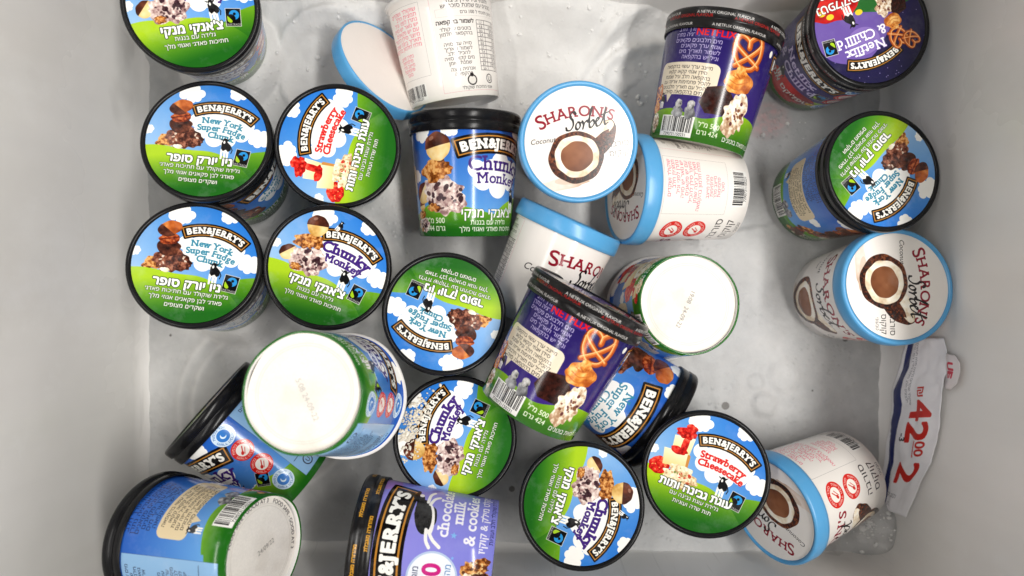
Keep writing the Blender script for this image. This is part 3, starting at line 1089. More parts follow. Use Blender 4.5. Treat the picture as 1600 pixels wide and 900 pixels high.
# freezer plastic: pale grey, satin, faintly streaked
m, nt, bs = new_mat('freezer_plastic')
n1 = noise(nt, 3.0, 5, .6)
c = ramp(nt, n1, [(.28, (.76, .74, .71)), (.5, (.84, .82, .79)), (.72, (.89, .872, .845))])
tc = nt.nodes.new('ShaderNodeTexCoord')
mp = nt.nodes.new('ShaderNodeMapping')
mp.inputs['Scale'].default_value = (60, 60, 1.5)
nt.links.new(tc.outputs['Object'], mp.inputs[0])
st = nt.nodes.new('ShaderNodeTexNoise')
st.inputs['Scale'].default_value = 1.0
st.inputs['Detail'].default_value = 4
nt.links.new(mp.outputs[0], st.inputs[0])
c = mix(nt, .08, c, ramp(nt, st.outputs['Fac'], [(.3, (.42, .42, .42)), (.7, (.66, .66, .66))]))
nt.links.new(c, bs.inputs['Base Color'])
nt.links.new(ramp(nt, n1, [(.3, (.2, .2, .2)), (.7, (.36, .36, .36))]), bs.inputs['Roughness'])
sm = noise(nt, 7.5, 8, .68)
c = mix(nt, math_n(nt, 'MULTIPLY', ramp(nt, sm, [(.54, (0, 0, 0)), (.68, (1, 1, 1))]), .3), c, (.93, .93, .92, 1))   # breath of frost
scr = nt.nodes.new('ShaderNodeTexNoise')
scr.inputs['Scale'].default_value = 1.0
scr.inputs['Detail'].default_value = 3
mp3 = nt.nodes.new('ShaderNodeMapping')
mp3.inputs['Rotation'].default_value = (.5, .3, .7)
mp3.inputs['Scale'].default_value = (260, 9, 9)
nt.links.new(tc.outputs['Object'], mp3.inputs[0])
nt.links.new(mp3.outputs[0], scr.inputs[0])
sc_ = math_n(nt, 'MULTIPLY', ramp(nt, scr.outputs['Fac'], [(.66, (0, 0, 0)), (.72, (1, 1, 1))]), .22)
c = mix(nt, sc_, c, (.40, .39, .37, 1))
nt.links.new(c, bs.inputs['Base Color'])
bump(nt, bs, noise(nt, 14, 3), .15, .004)
M['freezer'] = m

# frost and ice on the floor: white where thick, grey plastic through it where thin
m, nt, bs = new_mat('frost')
at = nt.nodes.new('ShaderNodeAttribute')
at.attribute_name = 'thickness'
n2 = noise(nt, 22, 7, .65)
n3 = noise(nt, 130, 4, .6)
t = math_n(nt, 'ADD', at.outputs['Fac'], math_n(nt, 'MULTIPLY', math_n(nt, 'SUBTRACT', n2, .5), 1.1), True)
c = ramp(nt, t, [(.0, (.43, .435, .435)), (.35, (.57, .568, .56)), (.75, (.73, .722, .705))])
spk = ramp(nt, n3, [(.66, (0, 0, 0)), (.74, (1, 1, 1))])
n5 = noise(nt, 420, 3, .7)
n6 = noise(nt, 48, 6, .7)
c = mix(nt, .09, c, ramp(nt, n6, [(.35, (.40, .40, .395)), (.62, (.86, .855, .845))]))
n4 = noise(nt, 9, 4, .6)
spk = math_n(nt, 'MULTIPLY', spk, ramp(nt, n4, [(.5, (0, 0, 0)), (.7, (1, 1, 1))]))
c = mix(nt, math_n(nt, 'MULTIPLY', spk, .55), c, (.30, .29, .28, 1))
# a transferred pink print near the back right
tc = nt.nodes.new('ShaderNodeTexCoord')
mp = nt.nodes.new('ShaderNodeMapping')
mp.inputs['Location'].default_value = (-.246, -.162, 0)
mp2 = nt.nodes.new('ShaderNodeMapping')
mp2.inputs['Scale'].default_value = (36, 46, 1)
gr = nt.nodes.new('ShaderNodeTexGradient')
gr.gradient_type = 'SPHERICAL'
nt.links.new(tc.outputs['Object'], mp.inputs[0])
nt.links.new(mp.outputs[0], mp2.inputs[0])
nt.links.new(mp2.outputs[0], gr.inputs[0])
pk = math_n(nt, 'MULTIPLY', ramp(nt, gr.outputs['Fac'], [(.05, (0, 0, 0)), (.5, (1, 1, 1))]), ramp(nt, noise(nt, 160, 3), [(.4, (.15, .15, .15)), (.6, (.6, .6, .6))]))
c = mix(nt, pk, c, (.72, .44, .44, 1))
nt.links.new(c, bs.inputs['Base Color'])
nt.links.new(ramp(nt, t, [(.05, (.34, .34, .34)), (.5, (.75, .75, .75))]), bs.inputs['Roughness'])
hh = math_n(nt, 'ADD', n2, math_n(nt, 'ADD', math_n(nt, 'MULTIPLY', n6, .14), math_n(nt, 'MULTIPLY', n5, .10)))
# water beads on the bare patches, and a few dark specks of dirt
def vor(scale, rnd=1.0):
    t_ = nt.nodes.new('ShaderNodeTexCoord')
    v_ = nt.nodes.new('ShaderNodeTexVoronoi')
    v_.inputs['Scale'].default_value = scale
    nt.links.new(t_.outputs['Object'], v_.inputs['Vector'])
    return v_
va = vor(170)
bead = ramp(nt, va.outputs['Distance'], [(.0, (1, 1, 1)), (.34, (0, 0, 0))])
bead = math_n(nt, 'MULTIPLY', bead, ramp(nt, n4, [(.48, (0, 0, 0)), (.6, (1, 1, 1))]))
bump(nt, bs, math_n(nt, 'ADD', hh, math_n(nt, 'MULTIPLY', bead, .6)), .24, .008)
vb = vor(34)
sep = nt.nodes.new('ShaderNodeSeparateColor')
nt.links.new(vb.outputs['Color'], sep.inputs[0])
dirt = math_n(nt, 'LESS_THAN', vb.outputs['Distance'], math_n(nt, 'MULTIPLY', math_n(nt, 'POWER', sep.outputs[0], 5), .13))
nt.links.new(mix(nt, math_n(nt, 'MULTIPLY', dirt, .8), c, (.10, .09, .08, 1)), bs.inputs['Base Color'])
bs.inputs['Specular IOR Level'].default_value = .28
M['frost'] = m


# ------------------------------------------------------------------ object helpers
def link(name, me, mats, parent=None, smooth=True):
    for mt in mats:
        if mt.name not in [x.name for x in me.materials if x]:
            me.materials.append(mt)
    o = bpy.data.objects.new(name, me)
    C.objects.link(o)
    if parent is not None:
        o.parent = parent
    if smooth and not me.get('sm'):
        me.shade_smooth()
        me['sm'] = 1
    return o


def tag(o, label=None, cat=None, group=None, kind=None):
    for k, v in (('label', label), ('category', cat), ('group', group), ('kind', kind)):
        if v:
            o[k] = v
    return o


def lathe(name, prof, n=72, mat_of=None, vr=None, wob=0.0, seed=0, sharp=True):
    """surface of revolution about Z; u runs once round, starting and ending opposite the front (-Y);
    v is height, normalised over vr"""
    bm = bmesh.new()
    uvl = bm.loops.layers.uv.new('UVMap')
    rs = _rs(seed)
    ph = rs.rand(4) * 7
    th = [-math.pi / 2 - math.pi + 2 * math.pi * j / n for j in range(n)]
    rings = []
    for (r, z) in prof:
        row = []
        for t in th:
            k = 1 + wob * (.6 * math.cos(2 * t + ph[0]) + .5 * math.cos(3 * t + ph[1]) + .25 * math.cos(7 * t + ph[2]))
            row.append(bm.verts.new((r * k * math.cos(t), r * k * math.sin(t), z)))
        rings.append(row)
    z0, z1 = vr or (min(p[1] for p in prof), max(p[1] for p in prof))
    for i in range(len(prof) - 1):
        for j in range(n):
            a, b = rings[i], rings[i + 1]
            jn = (j + 1) % n
            f = bm.faces.new((a[j], a[jn], b[jn], b[j]))
            f.material_index = mat_of(i) if mat_of else 0
            us = (j / n, (j + 1) / n, (j + 1) / n, j / n)
            vs = (prof[i][1], prof[i][1], prof[i + 1][1], prof[i + 1][1])
            for l, u, v in zip(f.loops, us, vs):
                l[uvl].uv = (u, (v - z0) / (z1 - z0) if z1 > z0 else 0)
    me = bpy.data.meshes.new(name)
    bm.to_mesh(me)
    bm.free()
    return me


def disc(name, r, z, up=True, n=72, uv_r=None, wob=0.0, seed=0, sag=0.0):
    bm = bmesh.new()
    uvl = bm.loops.layers.uv.new('UVMap')
    rs = _rs(seed)
    ph = rs.rand(4) * 7
    uv_r = uv_r or r
    rings = []
    for q in (.0, .35, .7, 1.0):
        row = []
        for j in range(n if q else 1):
            t = 2 * math.pi * j / n
            k = 1 + wob * (.6 * math.cos(2 * t + ph[0]) + .5 * math.cos(3 * t + ph[1]) + .25 * math.cos(7 * t + ph[2]))
            row.append(bm.verts.new((r * q * k * math.cos(t), r * q * k * math.sin(t), z + sag * (1 - q * q))))
        rings.append(row)
    fs = []
    for j in range(n):
        jn = (j + 1) % n
        fs.append((rings[0][0], rings[1][j], rings[1][jn]))
        for a, b in ((1, 2), (2, 3)):
            fs.append((rings[a][j], rings[b][j], rings[b][jn], rings[a][jn]))
    for q in fs:
        f = bm.faces.new(q if up else q[::-1])
        for l in f.loops:
            x, y = l.vert.co.x / (2 * uv_r), l.vert.co.y / (2 * uv_r)
            l[uvl].uv = (.5 + (x if up else -x), .5 + y)
    me = bpy.data.meshes.new(name)
    bm.to_mesh(me)
    bm.free()
    return me


# ------------------------------------------------------------------ the freezer
FX0, FX1, FY0, FY1 = -.357, .361, -.2505, .262


def rounded(x0, x1, y0, y1, r, n=8):
    pts = []
    for cx, cy, a in ((x1 - r, y1 - r, 0), (x0 + r, y1 - r, 90), (x0 + r, y0 + r, 180), (x1 - r, y0 + r, 270)):
        for k in range(n + 1):
            t = R(a + 90 * k / n)
            pts.append((cx + r * math.cos(t), cy + r * math.sin(t)))
    return pts


bm = bmesh.new()
rows = []
for off, z in ((-.012, -.001), (-.0045, .0022), (-.0008, .008), (.0, .016), (.004, .12), (.012, .34), (.018, .44), (.03, .452), (.10, .455)):
    rows.append([bm.verts.new((x, y, z)) for x, y in rounded(FX0 - off, FX1 + off, FY0 - off, FY1 + off, .03 + max(off, 0))])
for a, b in zip(rows[:-1], rows[1:]):
    for j in range(len(a)):
        jn = (j + 1) % len(a)
        bm.faces.new((a[jn], a[j], b[j], b[jn]))
me = bpy.data.meshes.new('freezer_wall')
bm.to_mesh(me)
bm.free()
tag(link('freezer_wall', me, [M['freezer']]), kind='structure')

bm = bmesh.new()
vs = [bm.verts.new((x, y, -.0012)) for x, y in rounded(FX0 + .002, FX1 - .002, FY0 + .002, FY1 - .002, .03)]
bm.faces.new(vs)
me = bpy.data.meshes.new('freezer_floor')
bm.to_mesh(me)
bm.free()
tag(link('freezer_floor', me, [M['freezer']], smooth=False), kind='structure')

# frost: a height field over the floor, piled against the back wall
NX, NY = 350, 250
gx = np.linspace(FX0 - .004, FX1 + .004, NX)
gy = np.linspace(FY0 - .004, FY1 + .006, NY)
X, Y = np.meshgrid(gx, gy)


def sstep(a, b, v):
    t = np.clip((v - a) / (b - a), 0, 1)
    return t * t * (3 - 2 * t)


nA = vnoise(NY, NX, 60, 11, 4) - .5
nB = vnoise(NY, NX, 22, 12, 3) - .5
nC = vnoise(NY, NX, 7, 13, 2) - .5
edge = .165 + .05 * nA * 2
back = sstep(edge - .06, edge + .06, Y) * sstep(.30, .12, X) * sstep(-.34, -.24, X)
nD = vnoise(NY, NX, 13, 15, 4) - .5
h = .0012 + .0013 * nB + .0008 * nC + .0012 * nD
h += back * (.012 + .014 * nA + .010 * nB + .004 * nD)
# rim where the frost climbs the wall
h += sstep(FY1 - .05, FY1 + .006, Y) * (.020 + .016 * np.sin(X * 26 + .6) * sstep(-.2, 0, X) + .014 * nA) * sstep(.33, .2, X)
# broken shelf edges at the back, right of the middle
for (cx, cy, rx, ry, dep) in ((.205, .150, .115, .070, .009), (.20, .165, .14, .105, .008)):
    d = np.sqrt(((X - cx) / rx) ** 2 + ((Y - cy) / ry) ** 2) + .10 * nB
    h -= 1.4 * dep * sstep(1.035, .965, d) * (X < .33)
# old rings pressed into the frost by tubs
for cx, cy, r in ((-.235, -.112, .072), (-.235, -.112, .086), (-.17, .205, .05), (-.175, .20, .043)):
    d = np.sqrt((X - cx) ** 2 + (Y - cy) ** 2)
    h += .0022 * np.exp(-((d - r - .004 * nB) / .0035) ** 2)
# folds in the thick frost at the back
def ridge(px, amp, sig):
    global h
    p = bez(np.array([((a - 800) / 1654, (450 - b) / 1654) for a, b in px]), 6)
    d2 = np.full(X.shape, 1e9)
    for q in p:
        d2 = np.minimum(d2, (X - q[0]) ** 2 + (Y - q[1]) ** 2)
    h = h + amp * np.exp(-d2 / sig ** 2)


ridge([(940, 138), (944, 108), (962, 86), (990, 74), (1025, 66), (1065, 62)], .0075, .006)
ridge([(925, 120), (942, 74), (962, 42), (985, 28), (1030, 24)], .0065, .007)
ridge([(420, 92), (452, 62), (498, 38), (545, 26), (600, 22)], .0055, .008)
ridge([(700, 60), (760, 30), (820, 18), (880, 22)], .004, .010)
# frost the left-hand tubs are frozen into
for cx, cy, z in ((-.265, .224, .036), (-.249, .099, .021), (-.262, .001, .029), (-.16, .016, .011)):
    d = np.sqrt((X - cx) ** 2 + (Y - cy) ** 2) + .008 * nB
    h = np.maximum(h, z * sstep(.062, .036, d))
h_dry = h.copy()
# little domes of refrozen melt
for cx, cy, r, a in ((.243, -.112, .013, .0030), (.262, -.085, .017, .0018), (.235, -.09, .009, .0014), (.30, .05, .02, .0016), (.19, -.06, .02, .0013)):
    d = np.sqrt((X - cx) ** 2 + (Y - cy) ** 2) / r + .35 * nC
    h += a * sstep(1.1, .5, d)
# heaps along the front wall and in the right corner
h += sstep(FY0 + .035, FY0 - .004, Y + .02 * nB) * sstep(-.05, .2, X) * (.010 + .014 * nB)
d = np.sqrt((X - .345) ** 2 + (Y + .228) ** 2)
h += .018 * sstep(.04, .008, d + .016 * nB) * (1 + .8 * nC)
h = np.maximum(h, -.0009)
thick = np.clip((h_dry - .0012) / .007 + .16 + .5 * back, 0, 1)
thick += .25 * sstep(-.1, -.25, X) * sstep(.1, -.1, Y)
verts = np.stack([X, Y, h], -1).reshape(-1, 3)
ii = np.arange(NX * NY).reshape(NY, NX)
quads = np.stack([ii[:-1, :-1], ii[:-1, 1:], ii[1:, 1:], ii[1:, :-1]], -1).reshape(-1, 4)
me = bpy.data.meshes.new('frost')
me.from_pydata(verts.tolist(), [], quads.tolist())
me.attributes.new('thickness', 'FLOAT', 'POINT').data.foreach_set('value', np.clip(thick, 0, 1).ravel().astype(np.float32))
tag(link('frost', me, [M['frost']]), kind='stuff')

# ------------------------------------------------------------------ tub meshes
# printed cup, paper base, snap-on lid and its printed disc; 1 unit = 1 m
H_CUP = .094
SHORT = .008      # the white tubs are a little shorter


def cup_mesh(kind, rim, wob, seed, r0, r1):
    hc = H_CUP - (SHORT if r0 < .0405 else 0)
    prof = [(r0 - .0016, .0052), (r0 - .0016, .0006), (r0 - .0010, .0), (r0, .0004)]
    k = len(prof) - 1
    for q in np.linspace(0, 1, 6)[1:]:
        prof.append((r0 + (r1 - r0) * q, .0004 + (hc - .0004) * q))
    nb = len(prof) - 1
    if rim:       # rolled paper rim and the white inside
        for a in range(0, 360, 45):
            prof.append((r1 + .0004 + .0018 * math.cos(R(a - 90)), hc + .0018 + .0018 * math.sin(R(a - 90))))
        prof += [(r1 - .002, hc - .002), (r0 - .001, .012), (.001, .012)]
    return lathe('cup_' + kind, prof, mat_of=lambda i: 0 if 1 <= i < nb else 1, vr=(.0004, hc), wob=wob, seed=seed)


_cups, _lids = {}, {}


def get_cup(kind, rim, wob, seed, r0, r1):
    key = (kind, rim, wob, seed)
    if key not in _cups:
        _cups[key] = (cup_mesh(kind, rim, wob, seed, r0, r1), disc('base', r0 - .0014, .0042, False, wob=wob, seed=seed))
    return _cups[key]


def lid_mesh(kind):
    if kind == 'sharon':
        prof = [(.0462, .0925), (.0472, .0912), (.0482, .0918), (.0484, .095), (.0480, .1035), (.0474, .1052), (.0462, .1060),
                (.0448, .1056), (.0440, .1042), (.0300, .1040), (.0005, .1040)]
    else:
        prof = [(.0478, .0895), (.0486, .0885), (.0492, .0890), (.0493, .0955), (.0486, .0963), (.0487, .0972), (.0500, .0980),
                (.0502, .1035), (.0497, .1050), (.0487, .1060), (.0474, .1059), (.0464, .1052), (.0460, .1041), (.0300, .1040), (.0005, .1040)]
    if kind == 'sharon':
        prof = [(r, z - SHORT) for r, z in prof]
    band = kind in ('netflix', 'milk')
    return lathe('lid_' + kind, prof, n=80, mat_of=(lambda i: 1 if band and 2 <= i <= 7 else 0), vr=(.0888, .1045))


def get_lid(kind):
    if kind not in _lids:
        _lids[kind] = (lid_mesh(kind), disc('lid_label_' + kind, *((.0436, .1046 - SHORT) if kind == 'sharon' else (.0458, .1046)), True, n=80))
    return _lids[kind]


def frame_for(base, top, u_face):
    z = (Vector(top) - Vector(base)).normalized()
    mid = Vector(base).lerp(Vector(top), .5)
    c = Vector((0, 0, .68)) - mid
    c = (c - z * c.dot(z)).normalized()
    th = -math.pi / 2 + 2 * math.pi * (u_face - .5)
    x = Quaternion(z, -th) @ c
    y = z.cross(x)
    return Matrix((x, y, z)).transposed()


def spin_for(Rm, deg):
    """turn about the local axis that makes local +Y point up in the picture, turned clockwise by deg"""
    d = Vector((math.sin(R(deg)), math.cos(R(deg)), 0))
    p = Rm.transposed() @ d
    return math.atan2(-p.x, p.y)


LIDK = {'milk': 'milk'}


def tub(base, top, kind, u_face, lid_deg, label, group, lid=True, base_print='base_plain', base_deg=0, wob=0.0):
    sh = kind == 'sharon'
    r0, r1 = (.0402, .0458) if sh else (.0410, .0478)
    Rm = frame_for(base, top, u_face)
    root = bpy.data.objects.new('ice_cream_tub', None)
    C.objects.link(root)
    root.location = base
    root.rotation_euler = Rm.to_euler()
    root.empty_display_size = .02
    tag(root, label, 'ice cream tub', group)
    seed = int(abs(base[0] * 1000))
    cm, bm_ = get_cup(kind, not lid, wob, seed if wob else 0, r0, r1)
    link('cup', cm, [M['cup_' + kind], M['board']], root)
    b = link('base', bm_ if base_print == 'base_plain' else bm_.copy(), [M[base_print]], root)
    b.rotation_euler.z = spin_for(Rm, base_deg)
    if lid:
        lk = {'milk': 'milk'}.get(kind, kind)
        lm, ll = get_lid('sharon' if sh else ('plain' if kind not in ('netflix', 'milk') else kind))
        mats = [M['blue'] if sh else M['black']] + ([M['band_' + kind]] if kind in ('netflix', 'milk') else [])
        L = link('lid', lm, mats, root)
        L.rotation_euler.z = spin_for(Rm, lid_deg)
        lp = 'lid_' + (kind if kind != 'milk' else 'netflix')
        key = 'label_' + kind
        if key not in _lids:
            _lids[key] = ll.copy()
        link('lid_label', _lids[key], [M[lp]], L)
    return root


GB, GW = 'black lidded ice cream tubs scattered in the freezer', 'white sorbet tubs with sky blue lids'
GO = 'tubs without a lid'
tub((-0.2649, 0.2242, 0.0426), (-0.2437, 0.2146, 0.146), 'chunky', 0.62, -11, 'upright tub with banana and walnut art on its lid, in the back left corner', GB)
tub((-0.2491, 0.0975, 0.0261), (-0.239, 0.116, 0.13), 'fudge', 0.44, 5, 'upright tub with a fudge tower on its lid, below the back left corner tub', GB)
tub((-0.2624, 0.001, 0.0351), (-0.2444, 0.0187, 0.138), 'fudge', 0.6, 8, 'upright tub with fudge lid art, by the left wall, nearest the upturned white base', GB)
tub((-0.1553, 0.1169, 0.0102), (-0.1397, 0.114, 0.115), 'straw', 0.2, -76, 'upright tub with strawberry cake lid art turned sideways, next to the loose blue lid', GB)
tub((-0.1596, 0.0156, 0.0169), (-0.1461, 0.0162, 0.122), 'chunky', 0.5, 21, 'upright tub with level banana lid art, touching the large upturned white base', GB)
tub((-0.0685, -0.0281, 0.0072), (-0.0542, -0.0207, 0.112), 'fudge', 0.5, 197, 'upright tub with fudge lid art upside down, between two banana art lids', GB)
T7 = ((-0.0526, -0.1334, 0.007), (-0.046, -0.1208, 0.112))
tub((-0.0526, -0.1334, 0.007), (-0.046, -0.1208, 0.112), 'chunky', 0.5, -72, 'upright tub with banana lid art turned sideways and frost crumbs along its edge', GB)
tub((0.0572, -0.1897, 0.0174), (0.0553, -0.1725, 0.122), 'chunky', 0.5, 108, 'upright tub with banana lid art reading downward, between lavender and strawberry cake tubs', GB)
tub((0.1674, -0.1577, 0.0174), (0.1537, -0.1476, 0.122), 'straw', 0.5, 20, 'upright tub with strawberry cake lid art, touching the white tub lying in the front right', GB)
tub((0.287, 0.0855, 0.0072), (0.3, 0.095, 0.112), 'fudge', 0.17, 133, 'tub with upside down fudge lid art standing at the right wall, its blue side showing', GB)
tub((0.2813, 0.2101, 0.0092), (0.2882, 0.2106, 0.115), 'netflix', 0.55, 158, 'tub with a dark purple lid and purple side, standing in the back right corner', GB)
tub((-0.0417, 0.0472, 0.0432), (-0.0422, 0.1528, 0.053), 'chunky', 0.43, 0, 'blue tub lying flat with its banana front up and black lid toward the back', GB)
tub((0.16, 0.1212, 0.0651), (0.1834, 0.224, 0.076), 'netflix', 0.214, 0, 'dark purple pretzel tub lying near the back wall, against a white tub', GB)
tub((0.0127, -0.0988, 0.1199), (0.063, -0.006, 0.13), 'netflix', 0.214, 0, 'dark purple pretzel tub lying on top of the heap in the middle', GB)
tub((0.0502, -0.0586, 0.0429), (0.1362, -0.1197, 0.053), 'fudge', 0.47, 0, 'blue fudge tub lying half hidden under the purple tub on the heap', GB)
tub((0.1436, -0.0128, 0.1117), (0.1385, -0.0196, 0.006), 'straw', 0.2, 0, 'upturned open tub with green edged white base and clear date, right of the heap', GO, lid=False, base_print='base_date', base_deg=115, wob=.012)
tub((-0.1388, -0.0694, 0.2143), (-0.1321, -0.0871, 0.11), 'chunky', 0.7, 0, 'upturned open tub with a bright white base, raised on top of the left heap', GO, lid=False, base_print='base_faint', base_deg=62, wob=.02)
tub((-0.1907, -0.1722, 0.0414), (-0.2668, -0.1027, 0.066), 'chunky', 0.755, 0, 'blue tub lying with round red and blue seals up, under the upturned white base', GB)
tub((-0.1805, -0.1933, 0.1626), (-0.2795, -0.1958, 0.125), 'fudge', 0.03, 0, 'blue tub tipped into the front left corner, pale base and light blue panel showing', GB, base_print='base_safe', base_deg=-40, wob=.015)
tub((-0.0148, -0.2098, 0.125), (-0.1201, -0.1978, 0.125), 'milk', 0.46, 0, 'lavender tub lying at the front edge, with gold print on its black lid', GB)
tub((0.0464, 0.1283, 0.023), (0.0535, 0.1161, 0.12), 'sharon', 0.5, -8, 'upright white tub with sky blue lid and coconut art facing up, in the back middle', GW)
tub((0.193, 0.0842, 0.0433), (0.0977, 0.086, 0.066), 'sharon', 0.56, -150, 'white tub lying against the purple pretzel tub near the back, boxed pink text up', GW)
tub((0.0125, -0.0271, 0.0429), (0.0528, 0.0613, 0.056), 'sharon', 0.1, 0, 'white tub lying under the dark purple tub on the heap, blue lid showing', GW)
tub((0.3056, -0.0081, 0.0108), (0.3141, 0.0016, 0.108), 'sharon', 0.23, 92, 'white tub standing by the right wall, its coconut lid lettering turned sideways', GW)
tub((0.3069, -0.1709, 0.0326), (0.2213, -0.1905, 0.076), 'sharon', 0.47, -135, 'white tub lying in the front right corner with red seals and barcode up', GW)
tub((-0.0512, 0.1661, 0.0432), (-0.0664, 0.2621, 0.056), 'sharon', 0.735, 0, 'open white tub without lid lying at the back wall, nutrition table up', GO, lid=False)

# the loose lid of the open white tub, leaning with its inside to the camera
lm, ll = get_lid('sharon')
root = bpy.data.objects.new('tub_lid', None)
C.objects.link(root)
nrm = Vector((-.70, -.45, -.55)).normalized()
Rm = nrm.to_track_quat('Z', 'Y').to_matrix()
root.rotation_euler = Rm.to_euler()
root.location = Vector((-.116, .194, .052)) - nrm * .090
tag(root, 'loose sky blue lid leaning with its pale inside showing, beside the open white tub', 'lid')
me = lm.copy()
link('rim', me, [M['blue']], root)
link('liner', disc('liner', .0466, .0922 - SHORT, False, sag=.0015), [M['liner']], root)
link('lid_label', ll.copy(), [M['lid_sharon']], root)

# ------------------------------------------------------------------ price strip torn from a bag, lying up the right wall
A = Art(920, 400, 0, 2.3, 0, 1, (248, 247, 250))
A.fill(rect(-1, .09, 3, .27), (34, 48, 116))
para(A, .05, 1.0, .47, 2, .06, (120, 120, 130), 3, .06, 'l')
A.fill(line(heb('₪'), .2) + np.array([.72, .58] * 2), (206, 56, 44), grow=1.5)
A.fill(line('42', .54) + np.array([1.1, .46] * 2), (208, 48, 36), grow=6)
A.fill(line('00', .22) + np.array([1.46, .68] * 2), (208, 48, 36), grow=2.5)
A.fill(rect(1.34, .63, 1.58, .652), (208, 48, 36))
A.fill(line('-3', .13) + np.array([1.3, .36] * 2), (40, 40, 46), grow=2)
A.fill(line('2', .56) + np.array([1.78, .43] * 2), (208, 48, 36), grow=6)
A.fill(mv(line('07.08.2021', .075), 2.1, .42, 1.5), (100, 100, 110))
A.fill(mv(line('5110 07 08', .075), 2.22, .3, 1.5), (100, 100, 110))
simg = A.image('price_strip_print')
m, nt, bs = new_mat('price_strip_film')
t = nt.nodes.new('ShaderNodeTexImage')
t.image = simg
nt.links.new(t.outputs['Color'], bs.inputs['Base Color'])
bs.inputs['Roughness'].default_value = .32
M['strip'] = m

Lft = [(-.0468, .037), (-.075, .026), (-.0976, .010), (-.118, .012), (-.145, .004), (-.167, .0), (-.19, -.007), (-.213, -.013)]
Rgt = [(-.0413, .088), (-.0586, .095), (-.080, .091), (-.1026, .087), (-.127, .081), (-.149, .073), (-.18, .054), (-.2085, .036)]


def unroll(q):
    """distance up from the floor-wall corner -> x, z"""
    r = .014
    a = q / r
    if q < -r:
        return FX1 + q + .0, .0035
    if q < r:
        t = (q + r) / (2 * r) * math.pi / 2
        return FX1 - r + r * math.sin(t) - .001, .0035 + r * (1 - math.cos(t))
    return FX1 + .004 * (q / .12) - .0025, q + .0035


def sheet(name, L, Rr, nu, nv, mat, amp, seed, th=.0003):
    bm = bmesh.new()
    uvl = bm.loops.layers.uv.new('UVMap')
    nz = vnoise(nu, nv, 13, seed, 3) - .5
    nz2 = np.abs(vnoise(nu, nv, 14, seed + 5, 2) - .5)
    g = []
    for i in range(nu):
        s = i / (nu - 1) * (len(L) - 1)
        k = min(int(s), len(L) - 2)
        f = s - k
        l = np.array(L[k]) * (1 - f) + np.array(L[k + 1]) * f
        r = np.array(Rr[k]) * (1 - f) + np.array(Rr[k + 1]) * f
        row = []
        for j in range(nv):
            v = j / (nv - 1)
            y, q = l * (1 - v) + r * v
            x, z = unroll(q)
            up = amp * (.5 + .8 * nz[i, j] - 1.1 * (.25 - nz2[i, j])) + amp * .8 * math.sin(math.pi * v) * .6
            up = max(up, .0004)
            w = min(max((q + .014) / .028, 0), 1)
            row.append(bm.verts.new((x - up * w, y + .002 * nz[i, j], z + up * (1 - w))))
        g.append(row)
    for i in range(nu - 1):
        for j in range(nv - 1):
            fc = bm.faces.new((g[i][j], g[i + 1][j], g[i + 1][j + 1], g[i][j + 1]))
            for lp, (a, b) in zip(fc.loops, ((i, j), (i + 1, j), (i + 1, j + 1), (i, j + 1))):
                lp[uvl].uv = (a / (nu - 1), b / (nv - 1))
    me = bpy.data.meshes.new(name)
    bm.to_mesh(me)
    bm.free()
    o = link(name, me, [mat])
    so = o.modifiers.new('thickness', 'SOLIDIFY')
    so.thickness = th
    so.offset = 1
    return o


tag(sheet('price_strip', Lft, Rgt, 90, 40, M['strip'], .0042, 3), 'crumpled white price strip with a dark blue stripe and red 42, against the right wall', 'price label')

A = Art(160, 100, 0, 1.6, 0, 1, (228, 222, 222))
A.fill(line('UE', .5) + np.array([.75, .3] * 2), (206, 60, 84), grow=3)
m, nt, bs = new_mat('scrap_film')
t = nt.nodes.new('ShaderNodeTexImage')
t.image = A.image('scrap_print')
nt.links.new(t.outputs['Color'], bs.inputs['Base Color'])
bs.inputs['Roughness'].default_value = .35
Ls = [(-.0545, .092), (-.060, .090), (-.068, .090), (-.078, .089), (-.0835, .090)]
Rs = [(-.0545, .103), (-.060, .109), (-.068, .110), (-.078, .106), (-.0835, .098)]
tag(sheet('label_scrap', Ls, Rs, 20, 14, m, .003, 8), 'small rounded white scrap with red letters, sticking out behind the price strip', 'label')

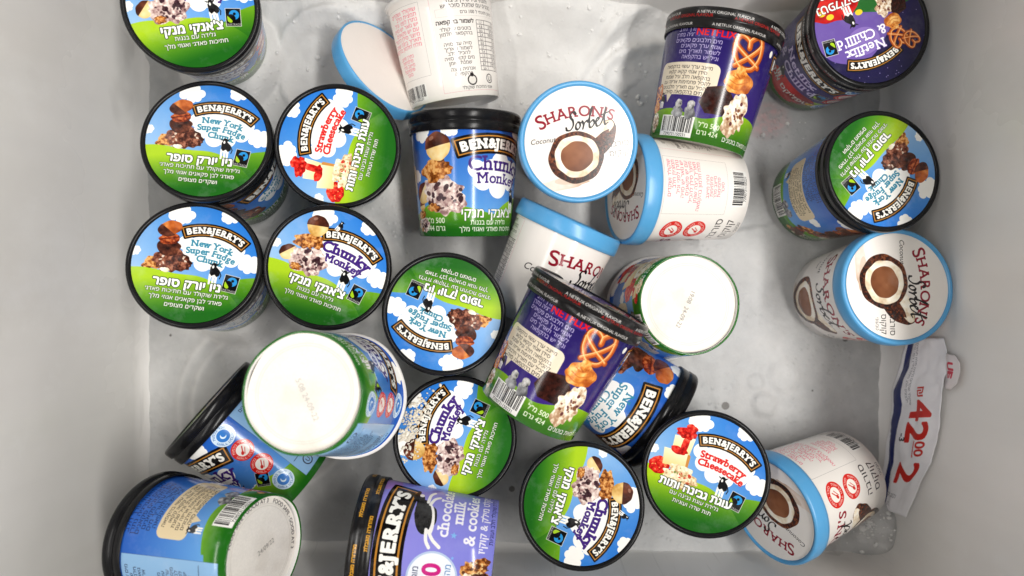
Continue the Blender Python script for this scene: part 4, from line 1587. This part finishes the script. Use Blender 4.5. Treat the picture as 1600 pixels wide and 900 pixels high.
# ------------------------------------------------------------------ frost crumbs spilled on one lid
def crumbs(name, pts, seed):
    rs = _rs(seed)
    bm = bmesh.new()
    for p, r in pts:
        mt = Matrix.Translation(p) @ Matrix.Rotation(rs.rand() * 6, 4, Vector(rs.rand(3) - .5).normalized()) @ Matrix.Diagonal((r, r * (.6 + .5 * rs.rand()), r * .7, 1))
        bmesh.ops.create_icosphere(bm, subdivisions=1, radius=1, matrix=mt)
    me = bpy.data.meshes.new(name)
    bm.to_mesh(me)
    bm.free()
    return tag(link(name, me, [M['crumb']], smooth=False), kind='stuff')


M['crumb'] = plain_mat('frost_crumb', (.80, .74, .62), .6, bmp=0)
rs = _rs(77)
b7, t7 = Vector(T7[0]), Vector(T7[1])
ax = (t7 - b7).normalized()
e1 = Vector((-1, .35, 0))
e1 = (e1 - ax * e1.dot(ax)).normalized()
e2 = ax.cross(e1)
pts = []
for k in range(300):
    a = rs.randn() * .30 + (.15 if k % 3 else -.25)
    d = .038 + rs.randn() * .0045
    d = min(d, .0445)
    pts.append((b7 + ax * .1052 + e1 * d * math.cos(a) + e2 * d * math.sin(a), .0006 + .0013 * rs.rand() ** 2))
crumbs('frost_crumbs', pts, 5)

pts = []
for k in range(900):
    x, y = rs.uniform(-.27, .30), FY1 - .004 - abs(rs.randn()) * .07
    i, j = int((y - gy[0]) / (gy[1] - gy[0])), int((x - gx[0]) / (gx[1] - gx[0]))
    if 0 <= i < NY and 0 <= j < NX and (rs.rand() < .25 + .75 * (nB[i, j] > .02)):
        pts.append((Vector((x, y, h[i, j] + .0003)), .0007 + .0026 * rs.rand() ** 5))
for k in range(120):
    a, d = rs.rand() * 6.3, abs(rs.randn()) * .022
    x, y = .335 + d * math.cos(a), -.222 + d * math.sin(a)
    i, j = int((y - gy[0]) / (gy[1] - gy[0])), int((x - gx[0]) / (gx[1] - gx[0]))
    if 0 <= i < NY and 0 <= j < NX:
        pts.append((Vector((x, y, h[i, j] + .0004)), .0008 + .003 * rs.rand() ** 4))
M['crumb'] = plain_mat('snow_crumb', (.78, .775, .76), .7, bmp=0)
crumbs('snow_crumbs', pts, 6)

bpy.data.objects.remove(_cob)
